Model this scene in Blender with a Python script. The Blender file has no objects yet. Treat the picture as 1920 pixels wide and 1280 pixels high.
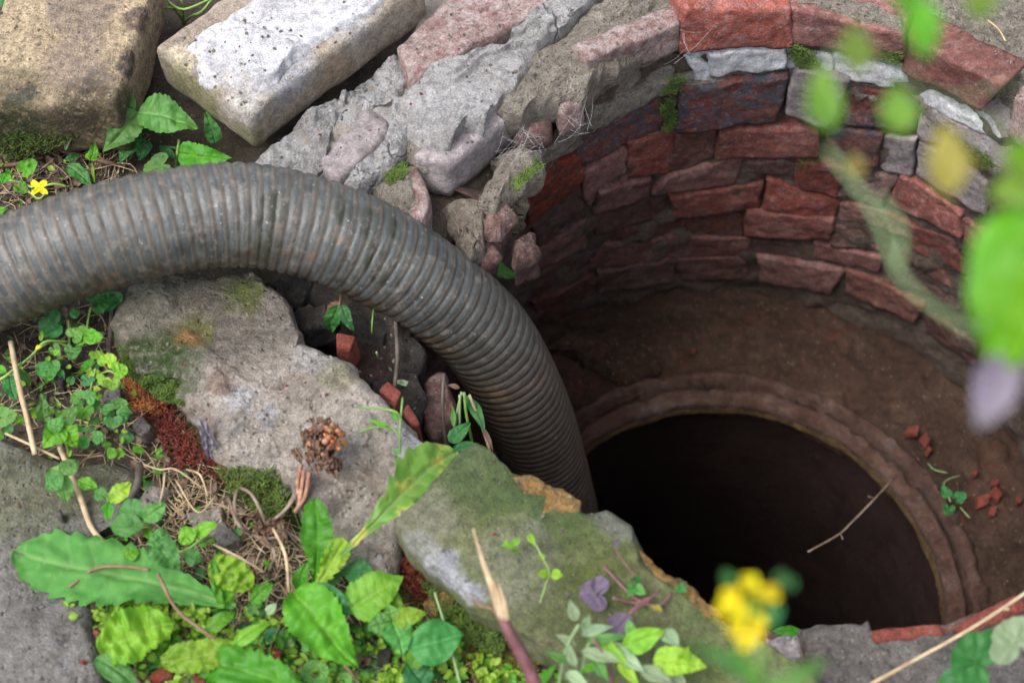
import bpy, math, random
from mathutils import Vector, noise, Matrix
random.seed(7)
R = math.radians
scene = bpy.context.scene
col = scene.collection
# ------------------------------------------------------------------ camera
PITCH = R(59); HCAM = 1.25; F = 2667.0
cam_d = bpy.data.cameras.new('camera'); cam = bpy.data.objects.new('camera', cam_d); col.objects.link(cam)
cam.location = (0, 0, HCAM); cam.rotation_euler = (R(90) - PITCH, 0, 0)
cam_d.sensor_width = 36; cam_d.lens = 50; cam_d.clip_start = 0.05; cam_d.clip_end = 200
cam_d.dof.use_dof = True; cam_d.dof.focus_distance = 1.58; cam_d.dof.aperture_fstop = 4.2
scene.camera = cam
# ------------------------------------------------------------------ sky and sun
world = bpy.data.worlds.new('World'); scene.world = world; world.use_nodes = True
wn = world.node_tree; bg = wn.nodes['Background']
sky = wn.nodes.new('ShaderNodeTexSky'); sky.sky_type = 'NISHITA'; sky.sun_disc = False
SUN_EL, SUN_AZ = R(61), R(-112)          # azimuth clockwise from +Y: high, behind the viewer's left shoulder
sky.sun_elevation = SUN_EL; sky.sun_rotation = SUN_AZ
sky.air_density = 1.0; sky.dust_density = 4.0; sky.ozone_density = 1.0
veil = wn.nodes.new('ShaderNodeHueSaturation'); veil.inputs['Saturation'].default_value = .35      # thin overcast
wn.links.new(sky.outputs[0], veil.inputs['Color']); wn.links.new(veil.outputs[0], bg.inputs[0]); bg.inputs[1].default_value = 0.15
sun_d = bpy.data.lights.new('sun', 'SUN'); sun = bpy.data.objects.new('sun', sun_d); col.objects.link(sun)
sun_d.energy = 1.1; sun_d.angle = R(35); sun_d.color = (1.0, 0.97, 0.92)
sdir = Vector((math.sin(SUN_AZ) * math.cos(SUN_EL), math.cos(SUN_AZ) * math.cos(SUN_EL), math.sin(SUN_EL)))
sun.rotation_euler = sdir.to_track_quat('Z', 'Y').to_euler()
sun.location = sdir * 10
scene.view_settings.view_transform = 'Standard'; scene.view_settings.look = 'None'
scene.view_settings.gamma = 1; scene.view_settings.use_curve_mapping = False
scene.view_settings.exposure = 1.25

# ------------------------------------------------------------------ measuring helpers
_c, _s = math.cos(PITCH), math.sin(PITCH)
def ray(px, py):
    x = (px - 960) / F; y = -(py - 640) / F
    return Vector((x, _c + y * _s, -_s + y * _c))
CAM = Vector((0, 0, HCAM))
def P(px, py, z=0.0):
    r = ray(px, py); return CAM + r * ((z - HCAM) / r.z)
def D(px, py, d): return CAM + ray(px, py) * d
# ------------------------------------------------------------------ object helpers
def tag(o, label=None, cat=None, group=None, kind=None):
    if label: o['label'] = label
    if cat: o['category'] = cat
    if group: o['group'] = group
    if kind: o['kind'] = kind
    return o
def thing(name, label, cat, loc=(0, 0, 0), group=None):
    o = bpy.data.objects.new(name, None); col.objects.link(o); o.location = loc; o.empty_display_size = .02
    return tag(o, label, cat, group)
def link_mesh(name, verts, faces, mat, parent=None, smooth=True, attrs=None, mats=None):
    """verts in world space; the origin is put at the centre of the base"""
    n = len(verts)
    if parent is not None: org = parent.location.copy()
    else:
        org = Vector((sum(v[0] for v in verts) / n, sum(v[1] for v in verts) / n, min(v[2] for v in verts)))
    me = bpy.data.meshes.new(name)
    me.from_pydata([(v[0] - org.x, v[1] - org.y, v[2] - org.z) for v in verts], [], faces)
    if smooth: me.polygons.foreach_set('use_smooth', [True] * len(me.polygons))
    if attrs:
        for k, vals in attrs.items():
            if isinstance(vals[0], (float, int)):
                a = me.attributes.new(k, 'FLOAT', 'POINT'); a.data.foreach_set('value', vals)
            else:
                a = me.attributes.new(k, 'FLOAT_COLOR', 'POINT'); a.data.foreach_set('color', [c for v in vals for c in v])
    me.materials.append(mat); me.update()
    o = bpy.data.objects.new(name, me); col.objects.link(o)
    if parent is not None: o.parent = parent
    else: o.location = org
    return o
# ------------------------------------------------------------------ materials
class G:
    def __init__(s, name):
        s.m = bpy.data.materials.new(name); s.m.use_nodes = True
        s.t = s.m.node_tree; s.b = s.t.nodes['Principled BSDF']; s.out = s.t.nodes['Material Output']
        s.pos = s.t.nodes.new('ShaderNodeNewGeometry')
        s.vec = s.pos.outputs['Position']
    def n(s, t): return s.t.nodes.new(t)
    def l(s, a, b): s.t.links.new(a, b)
    def noise(s, scale, detail=6, rough=.6, vec=None, dist=0, out=0):
        x = s.n('ShaderNodeTexNoise'); x.inputs['Scale'].default_value = scale; x.inputs['Detail'].default_value = detail
        x.inputs['Roughness'].default_value = rough; x.inputs['Distortion'].default_value = dist
        s.l(vec or s.vec, x.inputs['Vector']); return x.outputs[out]
    def voro(s, scale, feat='F1', vec=None, out='Distance', rnd=1):
        x = s.n('ShaderNodeTexVoronoi'); x.feature = feat; x.inputs['Scale'].default_value = scale; x.inputs['Randomness'].default_value = rnd
        s.l(vec or s.vec, x.inputs['Vector']); return x.outputs[out]
    def rng(s, v, lo, hi, a=0., b=1.):
        x = s.n('ShaderNodeMapRange'); x.interpolation_type = 'SMOOTHSTEP'
        s.l(v, x.inputs[0]); x.inputs[1].default_value = lo; x.inputs[2].default_value = hi; x.inputs[3].default_value = a; x.inputs[4].default_value = b
        return x.outputs[0]
    def math(s, op, a, b=None):
        x = s.n('ShaderNodeMath'); x.operation = op
        for i, v in enumerate((a, b)):
            if v is None: continue
            if isinstance(v, (int, float)): x.inputs[i].default_value = v
            else: s.l(v, x.inputs[i])
        return x.outputs[0]
    def ramp(s, v, stops):
        x = s.n('ShaderNodeValToRGB'); cr = x.color_ramp
        while len(cr.elements) < len(stops): cr.elements.new(.5)
        for e, (p, c) in zip(cr.elements, stops): e.position = p; e.color = (*c, 1)
        s.l(v, x.inputs[0]); return x.outputs[0]
    def mix(s, f, a, b):
        x = s.n('ShaderNodeMix'); x.data_type = 'RGBA'
        for v, i in ((f, 0), (a, 6), (b, 7)):
            if isinstance(v, (int, float)): x.inputs[i].default_value = v
            elif isinstance(v, tuple): x.inputs[i].default_value = (*v, 1)
            else: s.l(v, x.inputs[i])
        return x.outputs[2]
    def vscale(s, v, sc):
        x = s.n('ShaderNodeMapping'); x.inputs['Scale'].default_value = sc; s.l(v, x.inputs[0]); return x.outputs[0]
    def warp(s, amp, scale):
        nz = s.noise(scale, 4, .6, out=1)
        a = s.n('ShaderNodeVectorMath'); a.operation = 'SUBTRACT'; s.l(nz, a.inputs[0]); a.inputs[1].default_value = (.5, .5, .5)
        b = s.n('ShaderNodeVectorMath'); b.operation = 'SCALE'; s.l(a.outputs[0], b.inputs[0]); b.inputs[3].default_value = amp
        c = s.n('ShaderNodeVectorMath'); s.l(s.vec, c.inputs[0]); s.l(b.outputs[0], c.inputs[1]); return c.outputs[0]
    def attr(s, name, out='Fac'):
        x = s.n('ShaderNodeAttribute'); x.attribute_name = name; return x.outputs[out]
    def layer(s, cur, spec, w=[None]):
        k = spec[0]
        if k == 'noise':                       # scale, lo, hi, colour, fac
            _, sc, lo, hi, c, f = spec
            m = s.rng(s.noise(sc, 10, .8, dist=.4), lo - .03, hi + .03, 0, f)
        elif k == 'spots':                     # voronoi dots: scale, radius, colour, fac
            _, sc, r, c, f = spec
            m = s.rng(s.voro(sc), r, r * .6, 0, f)
        elif k == 'blob':                      # place, radius, colour, fac
            _, p, r, c, f = spec
            d = s.n('ShaderNodeVectorMath'); d.operation = 'DISTANCE'
            s.l(s.warp(r * 1.3, .8 / r), d.inputs[0]); d.inputs[1].default_value = tuple(p)
            m = s.rng(d.outputs['Value'], r, r * .55, 0, 1)
            m = s.math('MULTIPLY', m, s.rng(s.noise(110, 6, .75), .34, .54, f * .4, f))
        elif k == 'up':                        # upward facing: lo, hi, colour, fac
            _, lo, hi, c, f = spec
            sp = s.n('ShaderNodeSeparateXYZ'); s.l(s.pos.outputs['Normal'], sp.inputs[0])
            z = s.math('ADD', sp.outputs[2], s.math('MULTIPLY', s.noise(40, 5, .7), .5))
            m = s.rng(z, lo + .25, hi + .25, 0, f)
        elif k == 'attr':
            _, a, c, f = spec
            m = s.math('MULTIPLY', s.attr(a), s.rng(s.noise(60, 6, .7), .3, .55, f * .45, f))
        return s.mix(m, cur, c)
def stone(name, ramp, scale=18, layers=(), bump=.5, bscale=60, rough=.85, fine=400, crack=0, vary=0, spec=.35, pit=0, fineamp=.35):
    g = G(name)
    n1 = g.noise(scale, 9, .68, dist=.4)
    n2 = g.noise(scale * 9, 5, .7)
    c = g.ramp(g.math('ADD', g.math('MULTIPLY', n1, .72), g.math('MULTIPLY', n2, .28)), ramp)
    for L in layers: c = g.layer(c, L)
    # grain
    gr = g.rng(g.noise(fine * 1.3, 3, .7), .3, .7, .74, 1.24)
    gr = g.math('MULTIPLY', gr, g.rng(g.noise(95, 6, .78), .36, .62, .66, 1.16))
    hs = g.n('ShaderNodeHueSaturation'); g.l(c, hs.inputs['Color']); g.l(gr, hs.inputs['Value'])
    if vary:
        oi = g.n('ShaderNodeObjectInfo')
        g.l(g.math('MULTIPLY', gr, g.rng(oi.outputs['Random'], 0, 1, 1 - vary, 1 + vary)), hs.inputs['Value'])
        oi2 = g.math('FRACT', g.math('MULTIPLY', oi.outputs['Random'], 7.31))
        g.l(g.rng(oi2, 0, 1, .8, 1.12), hs.inputs['Saturation'])
    g.l(hs.outputs[0], g.b.inputs['Base Color'])
    g.l(g.rng(g.noise(scale * 2, 4), .3, .7, rough - .15, rough + .1), g.b.inputs['Roughness'])
    g.b.inputs['Specular IOR Level'].default_value = spec
    mid = g.noise(bscale * 2.7, 6, .75)
    h = g.math('ADD', g.math('MULTIPLY', g.noise(bscale, 10, .74, dist=.3), 1.0), g.math('ADD', g.math('MULTIPLY', g.noise(fine, 4, .7), fineamp), g.math('MULTIPLY', mid, .7)))
    if pit: h = g.math('SUBTRACT', h, g.math('MULTIPLY', g.rng(g.voro(pit), .28, .05), .5))
    if crack:
        e = g.voro(crack, 'DISTANCE_TO_EDGE', vec=g.warp(.06, 14))
        h = g.math('SUBTRACT', h, g.rng(e, .02, .0, 0, .9))
    b = g.n('ShaderNodeBump'); b.inputs['Strength'].default_value = bump; b.inputs['Distance'].default_value = .02
    g.l(h, b.inputs['Height']); g.l(b.outputs[0], g.b.inputs['Normal'])
    return g.m
MOSS = (.045, .085, .012); MOSSD = (.02, .04, .008); MOSSY = (.13, .17, .02); BLACK = (.02, .017, .018)
BUFF = (.36, .28, .19)
M = {}

def redlayers(black=.5, pale=.45, moss=.2):
    return [('noise', 26, .5, .68, BLACK, black), ('noise', 34, .52, .66, (.36, .31, .33), pale), ('noise', 130, .53, .66, (.42, .36, .35), pale * 1.3), ('noise', 260, .55, .64, (.05, .03, .03), .5),
            ('noise', 15, .63, .72, MOSS, moss), ('noise', 60, .62, .72, (.2, .022, .012), .5)]
RED = [(.25, (.075, .024, .02)), (.5, (.21, .066, .052)), (.7, (.31, .15, .125))]
M['brick_red'] = stone('brick_red', RED, 22, redlayers(.6, .32, .3), bump=.55, bscale=70, vary=.25, pit=220)
M['brick_dirty'] = stone('brick_dirty', [(.25, (.045, .022, .018)), (.5, (.15, .062, .048)), (.7, (.25, .165, .135))], 20, redlayers(.7, .28, .4), bump=.6, vary=.3)
M['brick_black'] = stone('brick_black', RED, 22, [('noise', 26, .47, .55, (.075, .085, .11), .95), ('noise', 120, .54, .66, (.36, .3, .29), .8)], bump=.8, vary=.2)
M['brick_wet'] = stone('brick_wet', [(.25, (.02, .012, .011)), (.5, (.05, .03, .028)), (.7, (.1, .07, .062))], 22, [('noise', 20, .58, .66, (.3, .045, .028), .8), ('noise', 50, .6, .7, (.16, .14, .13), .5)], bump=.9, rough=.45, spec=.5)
M['brick_purple'] = stone('brick_purple', [(.25, (.12, .095, .095)), (.5, (.235, .2, .205)), (.7, (.33, .295, .3))], 18, [('noise', 24, .6, .7, (.17, .07, .05), .7), ('noise', 50, .6, .7, (.38, .34, .35), .5)], bump=.4, vary=.1)
M['brick_bright'] = stone('brick_bright', [(.3, (.14, .022, .012)), (.5, (.32, .05, .022)), (.7, (.42, .12, .07))], 40, [('noise', 40, .47, .57, (.05, .03, .03), .9), ('noise', 110, .53, .65, (.3, .2, .18), .7)], bump=.8, rough=.6)
M['brick_pale'] = stone('brick_pale', [(.25, (.19, .1, .09)), (.5, (.37, .29, .275)), (.7, (.54, .5, .49))], 24, [('noise', 90, .46, .62, (.17, .045, .035), .8), ('noise', 14, .6, .7, (.4, .33, .24), .6)], bump=.7)
M['mortar'] = stone('mortar', [(.25, (.12, .095, .07)), (.5, (.26, .215, .165)), (.75, (.42, .37, .31))], 14, [('noise', 9, .55, .68, (.4, .4, .44), .7), ('noise', 11, .6, .7, MOSS, .35), ('spots', 160, .22, (.5, .42, .3), .6)], bump=1., bscale=45, crack=9)
M['mortar_grey'] = stone('mortar_grey', [(.25, (.22, .21, .2)), (.5, (.4, .385, .385)), (.75, (.6, .59, .6))], 12, [('noise', 8, .58, .7, BUFF, .8), ('noise', 30, .63, .72, (.16, .14, .13), .6)], bump=.9, bscale=32, crack=5)
M['mortar_buff'] = stone('mortar_buff', [(.25, (.21, .175, .14)), (.5, (.4, .35, .29)), (.75, (.57, .52, .45))], 14, [('noise', 12, .6, .7, (.4, .4, .43), .8), ('spots', 120, .25, (.55, .47, .35), .7)], bump=1.1, bscale=60, pit=170)
M['skin'] = stone('skin', [(.25, (.28, .27, .28)), (.5, (.43, .425, .45)), (.75, (.55, .55, .59))], 13, [('noise', 7, .56, .66, (.38, .31, .22), .8), ('noise', 50, .6, .7, (.2, .17, .15), .6)], bump=.5, bscale=36, crack=3)
M['lime'] = stone('lime', [(.25, (.38, .38, .4)), (.5, (.52, .52, .55)), (.75, (.64, .64, .66))], 20, [('noise', 17, .6, .7, (.27, .36, .24), .6), ('noise', 60, .62, .7, (.25, .22, .2), .5)], bump=.5, bscale=50)
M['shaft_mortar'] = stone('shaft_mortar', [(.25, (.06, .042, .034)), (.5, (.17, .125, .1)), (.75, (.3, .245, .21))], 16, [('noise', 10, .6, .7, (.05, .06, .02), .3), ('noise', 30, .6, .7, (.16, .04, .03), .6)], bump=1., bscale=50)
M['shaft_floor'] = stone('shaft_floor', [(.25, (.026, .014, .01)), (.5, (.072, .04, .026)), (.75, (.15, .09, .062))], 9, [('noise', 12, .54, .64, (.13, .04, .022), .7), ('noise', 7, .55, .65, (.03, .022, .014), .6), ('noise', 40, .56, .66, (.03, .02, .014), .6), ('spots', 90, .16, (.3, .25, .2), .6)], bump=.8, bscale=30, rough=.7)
M['iron'] = stone('iron', [(.25, (.03, .014, .01)), (.5, (.085, .042, .029)), (.75, (.19, .125, .1))], 20, [('noise', 26, .55, .68, (.12, .045, .022), .6), ('noise', 14, .55, .66, (.2, .175, .18), .6)], bump=.6, bscale=70, rough=.62, spec=.5)  # last noise layer paints light grey highlights into the rusty iron colour
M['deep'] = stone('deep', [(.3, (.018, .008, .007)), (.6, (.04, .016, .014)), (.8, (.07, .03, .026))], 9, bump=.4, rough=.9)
# stone blocks with stains where the photograph has them
SANDY = [(.25, (.28, .205, .135)), (.45, (.54, .42, .27)), (.75, (.72, .58, .4))]
M['block_tan'] = stone('block_tan', SANDY, 14, [
    ('noise', 150, .53, .6, (.08, .05, .042), .85), ('noise', 8, .54, .64, (.26, .18, .15), .5),
    ('blob', P(140, 120, .07), .05, (.22, .17, .16), .6), ('blob', P(165, 30, .07), .05, (.2, .16, .16), .6), ('blob', P(245, 120, .07), .024, (.05, .04, .04), .95),
    ('blob', P(258, 40, .07), .024, (.11, .075, .06), .9), ('blob', P(262, 190, .05), .035, (.06, .055, .03), .95),
    ('blob', P(190, 175, .06), .03, (.12, .1, .1), .7), ('blob', P(52, 178, .07), .017, (.1, .11, .14), .95), ('blob', P(22, 185, .07), .01, (.1, .11, .14), .95),
    ('blob', P(60, 240, .02), .075, (.05, .05, .02), .9), ('blob', P(180, 255, .02), .07, (.07, .052, .02), .85), ('blob', P(30, 230, .03), .045, MOSSD, .9),
    ('blob', P(150, 205, .05), .04, BLACK, .6),
    ('noise', 300, .5, .6, (.3, .22, .12), .35)], bump=.8, bscale=90, pit=260, fine=320)
M['block_pale'] = stone('block_pale', [(.25, (.22, .175, .13)), (.5, (.36, .3, .235)), (.75, (.48, .42, .35))], 16, [
    ('noise', 240, .57, .66, (.18, .13, .09), .7),
    ('blob', P(490, 110, .075), .07, (.42, .42, .45), .97), ('blob', P(590, 0, .08), .08, (.43, .43, .45), .95), ('blob', P(430, 100, .07), .05, (.4, .4, .43), .95), ('blob', P(450, 200, .06), .028, (.5, .48, .46), .8),
    ('blob', P(335, 105, .07), .024, (.6, .52, .38), .8),
    ('blob', P(340, 190, .03), .06, (.2, .2, .07), .75), ('blob', P(450, 270, .02), .035, (.16, .17, .06), .7),
    ('blob', P(620, 120, .03), .035, (.33, .2, .1), .5)], bump=.7, bscale=80, pit=240, fine=330)
M['slab_grey'] = stone('slab_grey', [(.25, (.22, .165, .13)), (.5, (.48, .42, .36)), (.75, (.68, .64, .6))], 12, [
    ('noise', 10, .54, .66, (.44, .43, .42), .7), ('noise', 22, .54, .64, (.22, .14, .1), .7),
    ('blob', P(300, 560, .01), .1, (.17, .165, .115), .75), ('blob', P(460, 590, .01), .085, (.16, .14, .115), .8), ('blob', P(360, 610, .01), .035, (.2, .2, .05), .9),
    ('blob', P(350, 628, .01), .018, (.4, .17, .06), .8), ('blob', P(455, 530, .01), .035, MOSSY, .8), ('blob', P(280, 690, .0), .05, MOSS, .95), ('blob', P(350, 700, .0), .035, MOSS, .8),
    ('blob', P(405, 550, .01), .012, (.04, .045, .06), .9), ('blob', P(590, 660, .01), .035, (.43, .42, .42), .7), ('blob', P(450, 745, .01), .022, (.52, .52, .56), .75), ('blob', P(500, 775, .01), .018, (.5, .5, .54), .7), ('blob', P(415, 720, .01), .02, (.24, .15, .11), .8),
    ('blob', P(780, 820, .01), .035, (.48, .48, .52), .8), ('blob', P(640, 700, .01), .028, (.25, .25, .12), .5), ('blob', P(560, 960, .01), .05, (.2, .17, .16), .8),
    ('noise', 110, .6, .7, (.09, .07, .06), .7)], bump=1., bscale=34, pit=90)
M['slab_moss'] = stone('slab_moss', [(.25, (.07, .075, .035)), (.5, (.15, .155, .08)), (.75, (.26, .26, .17))], 14, [
    ('noise', 9, .42, .6, (.08, .115, .02), .85), ('noise', 14, .55, .68, (.05, .085, .03), .75),
    ('blob', P(900, 880, .06), .06, (.05, .08, .03), .75), ('blob', P(1050, 950, .06), .055, (.045, .085, .03), .75), ('blob', P(1090, 1080, .06), .07, (.075, .095, .022), .6),
    ('blob', P(820, 1070, .06), .03, (.34, .34, .38), .9), ('blob', P(870, 1110, .06), .022, (.36, .36, .4), .9), ('blob', P(780, 1020, .06), .02, (.28, .28, .3), .7), ('blob', P(790, 960, .06), .04, (.2, .19, .15), .6),
    ('blob', P(1155, 975, .06), .03, (.13, .13, .12), .8), ('blob', P(960, 1060, .06), .05, (.2, .195, .15), .5),
    ('noise', 200, .62, .7, (.3, .31, .22), .5)], bump=.7, bscale=50, pit=150)
M['slab_concrete'] = stone('slab_concrete', [(.25, (.14, .13, .12)), (.5, (.26, .245, .225)), (.75, (.4, .385, .36))], 9, [
    ('blob', P(70, 900, 0), .09, (.16, .17, .08), .7), ('blob', P(180, 870, 0), .07, (.17, .17, .09), .6), ('noise', 16, .55, .66, (.36, .36, .38), .6), ('noise', 30, .57, .68, (.1, .085, .075), .7), ('noise', 130, .58, .68, (.08, .075, .07), .7),
    ('blob', P(110, 1180, 0), .02, (.03, .035, .05), .8), ('blob', P(60, 1010, 0), .03, (.09, .085, .08), .6)], bump=1., bscale=30, pit=110, rough=.7)
M['rim_stone'] = stone('rim_stone', [(.25, (.1, .085, .075)), (.5, (.2, .18, .165)), (.75, (.3, .28, .265))], 16, [('noise', 40, .6, .7, (.07, .055, .05), .7), ('spots', 110, .2, (.35, .3, .25), .5)], bump=1., bscale=40, pit=120)
M['yellow_brick'] = stone('yellow_brick', [(.25, (.25, .13, .04)), (.5, (.5, .3, .1)), (.75, (.62, .42, .17))], 30, [('noise', 60, .5, .6, (.1, .07, .05), .8)], bump=1., bscale=90, pit=160)
M['wet_rubble'] = stone('wet_rubble', [(.25, (.02, .017, .015)), (.5, (.055, .047, .042)), (.75, (.11, .1, .09))], 22, [('noise', 20, .62, .7, (.3, .05, .03), .7)], bump=1., bscale=50, rough=.38, spec=.6)
M['orange_brick'] = stone('orange_brick', [(.25, (.11, .025, .016)), (.5, (.26, .06, .04)), (.75, (.38, .15, .11))], 40, [('noise', 30, .6, .7, (.2, .15, .13), .6)], bump=.8)
def ground_mat():
    g = G('ground')
    n1 = g.noise(16, 9, .7); n2 = g.noise(120, 5, .7)
    f = g.math('ADD', g.math('MULTIPLY', n1, .65), g.math('MULTIPLY', n2, .35))
    soil = g.ramp(f, [(.3, (.025, .018, .012)), (.5, (.075, .055, .038)), (.7, (.16, .125, .09))])
    soil = g.layer(soil, ('spots', 130, .2, (.25, .2, .15), .7))
    soil = g.layer(soil, ('noise', 30, .58, .68, (.04, .05, .015), .6))
    mort = g.ramp(f, [(.3, (.15, .125, .1)), (.5, (.3, .265, .225)), (.7, (.46, .42, .37))])
    mort = g.layer(mort, ('noise', 12, .5, .62, (.42, .42, .46), .8))
    mort = g.layer(mort, ('noise', 20, .6, .7, (.2, .1, .085), .5))
    wet = g.ramp(f, [(.3, (.015, .012, .011)), (.5, (.045, .037, .033)), (.7, (.09, .08, .072))])
    moss = g.ramp(f, [(.3, (.02, .035, .006)), (.5, (.05, .08, .012)), (.7, (.1, .13, .02))])
    c = g.mix(g.attr('mortar'), soil, mort)
    c = g.mix(g.attr('moss'), c, moss)
    c = g.mix(g.attr('wet'), c, wet)
    g.l(c, g.b.inputs['Base Color'])
    g.l(g.rng(g.attr('wet'), 0, 1, .85, .35), g.b.inputs['Roughness'])
    b = g.n('ShaderNodeBump'); b.inputs['Strength'].default_value = 1; b.inputs['Distance'].default_value = .014
    g.l(g.math('ADD', g.noise(50, 10, .75), g.math('MULTIPLY', g.noise(350, 3), .35)), b.inputs['Height']); g.l(b.outputs[0], g.b.inputs['Normal'])
    return g.m
M['ground'] = ground_mat()
def hose_mat(name, a, b_, dirt, dirtf):
    g = G(name)
    n = g.noise(30, 8, .7)
    c = g.ramp(n, [(.3, a), (.6, b_)])
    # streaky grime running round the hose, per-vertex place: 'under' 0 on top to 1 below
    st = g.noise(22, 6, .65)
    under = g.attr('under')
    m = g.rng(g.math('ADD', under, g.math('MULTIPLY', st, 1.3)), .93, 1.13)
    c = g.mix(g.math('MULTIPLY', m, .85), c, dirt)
    c = g.mix(g.rng(g.noise(75, 7, .72), .5, .66, 0, dirtf), c, (.17, .145, .12))
    c = g.mix(g.rng(g.noise(26, 7, .7), .6, .68, 0, .5), c, (.17, .1, .055))
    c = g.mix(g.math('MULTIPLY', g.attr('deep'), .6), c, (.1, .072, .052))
    c = g.mix(g.math('MULTIPLY', g.attr('stain'), g.rng(g.noise(55, 5, .7), .38, .55)), c, (.03, .032, .02))
    c = g.mix(g.rng(g.noise(160, 4, .7), .64, .74, 0, .55), c, (.45, .45, .45))
    g.l(c, g.b.inputs['Base Color'])
    g.l(g.rng(g.noise(60, 5), .3, .7, .3, .55), g.b.inputs['Roughness'])
    g.b.inputs['Specular IOR Level'].default_value = .6
    b = g.n('ShaderNodeBump'); b.inputs['Strength'].default_value = .35; b.inputs['Distance'].default_value = .004
    g.l(g.noise(140, 6, .7), b.inputs['Height']); g.l(b.outputs[0], g.b.inputs['Normal'])
    return g.m
M['hose_wall'] = hose_mat('hose_wall', (.018, .021, .021), (.05, .056, .055), (.04, .029, .019), .5)
M['hose_rib'] = hose_mat('hose_rib', (.05, .046, .04), (.108, .096, .08), (.05, .036, .024), .8)
def leaf_mat(name, c1, c2, vein, transl=.35, rough=.5, blotch=None):
    g = G(name)
    oi = g.n('ShaderNodeObjectInfo')
    c = g.ramp(g.noise(45, 5, .6), [(.3, c1), (.7, c2)])
    c = g.mix(g.math('MULTIPLY', g.attr('vein'), .45), c, vein)
    if blotch: c = g.mix(g.rng(g.noise(28, 5, .6), .53, .63), c, blotch)
    c = g.mix(g.rng(g.noise(230, 4, .7), .64, .72, 0, .4), c, (.12, .1, .05))
    hs = g.n('ShaderNodeHueSaturation'); g.l(c, hs.inputs['Color'])
    g.l(g.rng(oi.outputs['Random'], 0, 1, .75, 1.25), hs.inputs['Value'])
    g.l(g.rng(g.math('FRACT', g.math('MULTIPLY', oi.outputs['Random'], 9.7)), 0, 1, .485, .515), hs.inputs['Hue'])
    c = hs.outputs[0]
    g.l(c, g.b.inputs['Base Color']); g.b.inputs['Roughness'].default_value = rough; g.b.inputs['Specular IOR Level'].default_value = .35
    b = g.n('ShaderNodeBump'); b.inputs['Strength'].default_value = .5; b.inputs['Distance'].default_value = .003
    g.l(g.math('SUBTRACT', g.noise(90, 4, .6), g.math('MULTIPLY', g.attr('vein'), .6)), b.inputs['Height']); g.l(b.outputs[0], g.b.inputs['Normal'])
    tr = g.n('ShaderNodeBsdfTranslucent'); g.l(c, tr.inputs[0])
    mx = g.n('ShaderNodeMixShader'); mx.inputs[0].default_value = transl
    g.l(g.b.outputs[0], mx.inputs[1]); g.l(tr.outputs[0], mx.inputs[2]); g.l(mx.outputs[0], g.out.inputs[0])
    return g.m
M['leaf'] = leaf_mat('leaf', (.05, .17, .03), (.1, .27, .055), (.19, .38, .1))
M['leaf_dark'] = leaf_mat('leaf_dark', (.02, .11, .028), (.045, .17, .04), (.07, .22, .06))
M['leaf_lime'] = leaf_mat('leaf_lime', (.12, .3, .015), (.22, .4, .03), (.3, .46, .08))
M['leaf_bright'] = leaf_mat('leaf_bright', (.045, .2, .008), (.085, .29, .014), (.18, .4, .05))
M['leaf_dull'] = leaf_mat('leaf_dull', (.035, .15, .028), (.075, .24, .045), (.2, .36, .12), rough=.7)
M['leaf_yellow'] = leaf_mat('leaf_yellow', (.13, .29, .03), (.22, .36, .06), (.36, .45, .2), blotch=(.5, .48, .1))
M['leaf_purple'] = leaf_mat('leaf_purple', (.1, .07, .12), (.15, .12, .18), (.2, .16, .22), rough=.6)
M['leaf_silver'] = leaf_mat('leaf_silver', (.16, .27, .12), (.3, .4, .24), (.4, .48, .34), rough=.55)
M['leaf_teal'] = leaf_mat('leaf_teal', (.022, .14, .03), (.045, .21, .05), (.1, .3, .1))
M['leaf_ochre'] = leaf_mat('leaf_ochre', (.2, .15, .03), (.3, .25, .05), (.36, .3, .08))
M['leaf_brown'] = leaf_mat('leaf_brown', (.09, .045, .03), (.17, .1, .07), (.2, .14, .1), transl=.1)
M['petal'] = leaf_mat('petal', (.75, .62, .01), (.85, .75, .02), (.85, .75, .05), transl=.3)
M['tip_grey'] = leaf_mat('tip_grey', (.17, .13, .2), (.24, .23, .25), (.24, .25, .22), transl=.3)
M['soft_leaf'] = leaf_mat('soft_leaf', (.05, .19, .004), (.1, .27, .006), (.2, .36, .01), transl=.3)
M['soft_bud'] = leaf_mat('soft_bud', (.07, .16, .012), (.14, .24, .02), (.2, .3, .03), transl=.3)
def plain(name, c1, c2, rough=.7, sc=60, bump=.4):
    g = G(name); g.l(g.ramp(g.noise(sc, 6, .7), [(.35, c1), (.65, c2)]), g.b.inputs['Base Color']); g.b.inputs['Roughness'].default_value = rough
    b = g.n('ShaderNodeBump'); b.inputs['Strength'].default_value = bump; b.inputs['Distance'].default_value = .003
    g.l(g.noise(sc * 3, 4, .7), b.inputs['Height']); g.l(b.outputs[0], g.b.inputs['Normal']); return g.m
M['stem_green'] = plain('stem_green', (.08, .18, .03), (.16, .28, .06), .5)
M['stem_lime'] = plain('stem_lime', (.16, .3, .05), (.26, .4, .1), .5)
M['stem_pale'] = plain('stem_pale', (.14, .22, .1), (.22, .31, .14), .6)
M['stem_soft'] = plain('stem_soft', (.15, .24, .1), (.18, .27, .12), .6, 20, 0)
M['stem_brown'] = plain('stem_brown', (.1, .05, .03), (.2, .12, .07))
M['stem_purple'] = plain('stem_purple', (.09, .03, .035), (.19, .08, .09), .5)
M['straw'] = plain('straw', (.26, .18, .1), (.46, .36, .23))
M['twig'] = plain('twig', (.12, .08, .06), (.26, .2, .16))
M['twig_dark'] = plain('twig_dark', (.04, .03, .025), (.1, .075, .06))
M['red_moss'] = plain('red_moss', (.05, .005, .004), (.17, .02, .01), .6)
M['orange_moss'] = plain('orange_moss', (.25, .07, .015), (.36, .15, .03), .7)
M['moss'] = plain('moss', (.035, .07, .01), (.1, .16, .02), .9)
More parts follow.
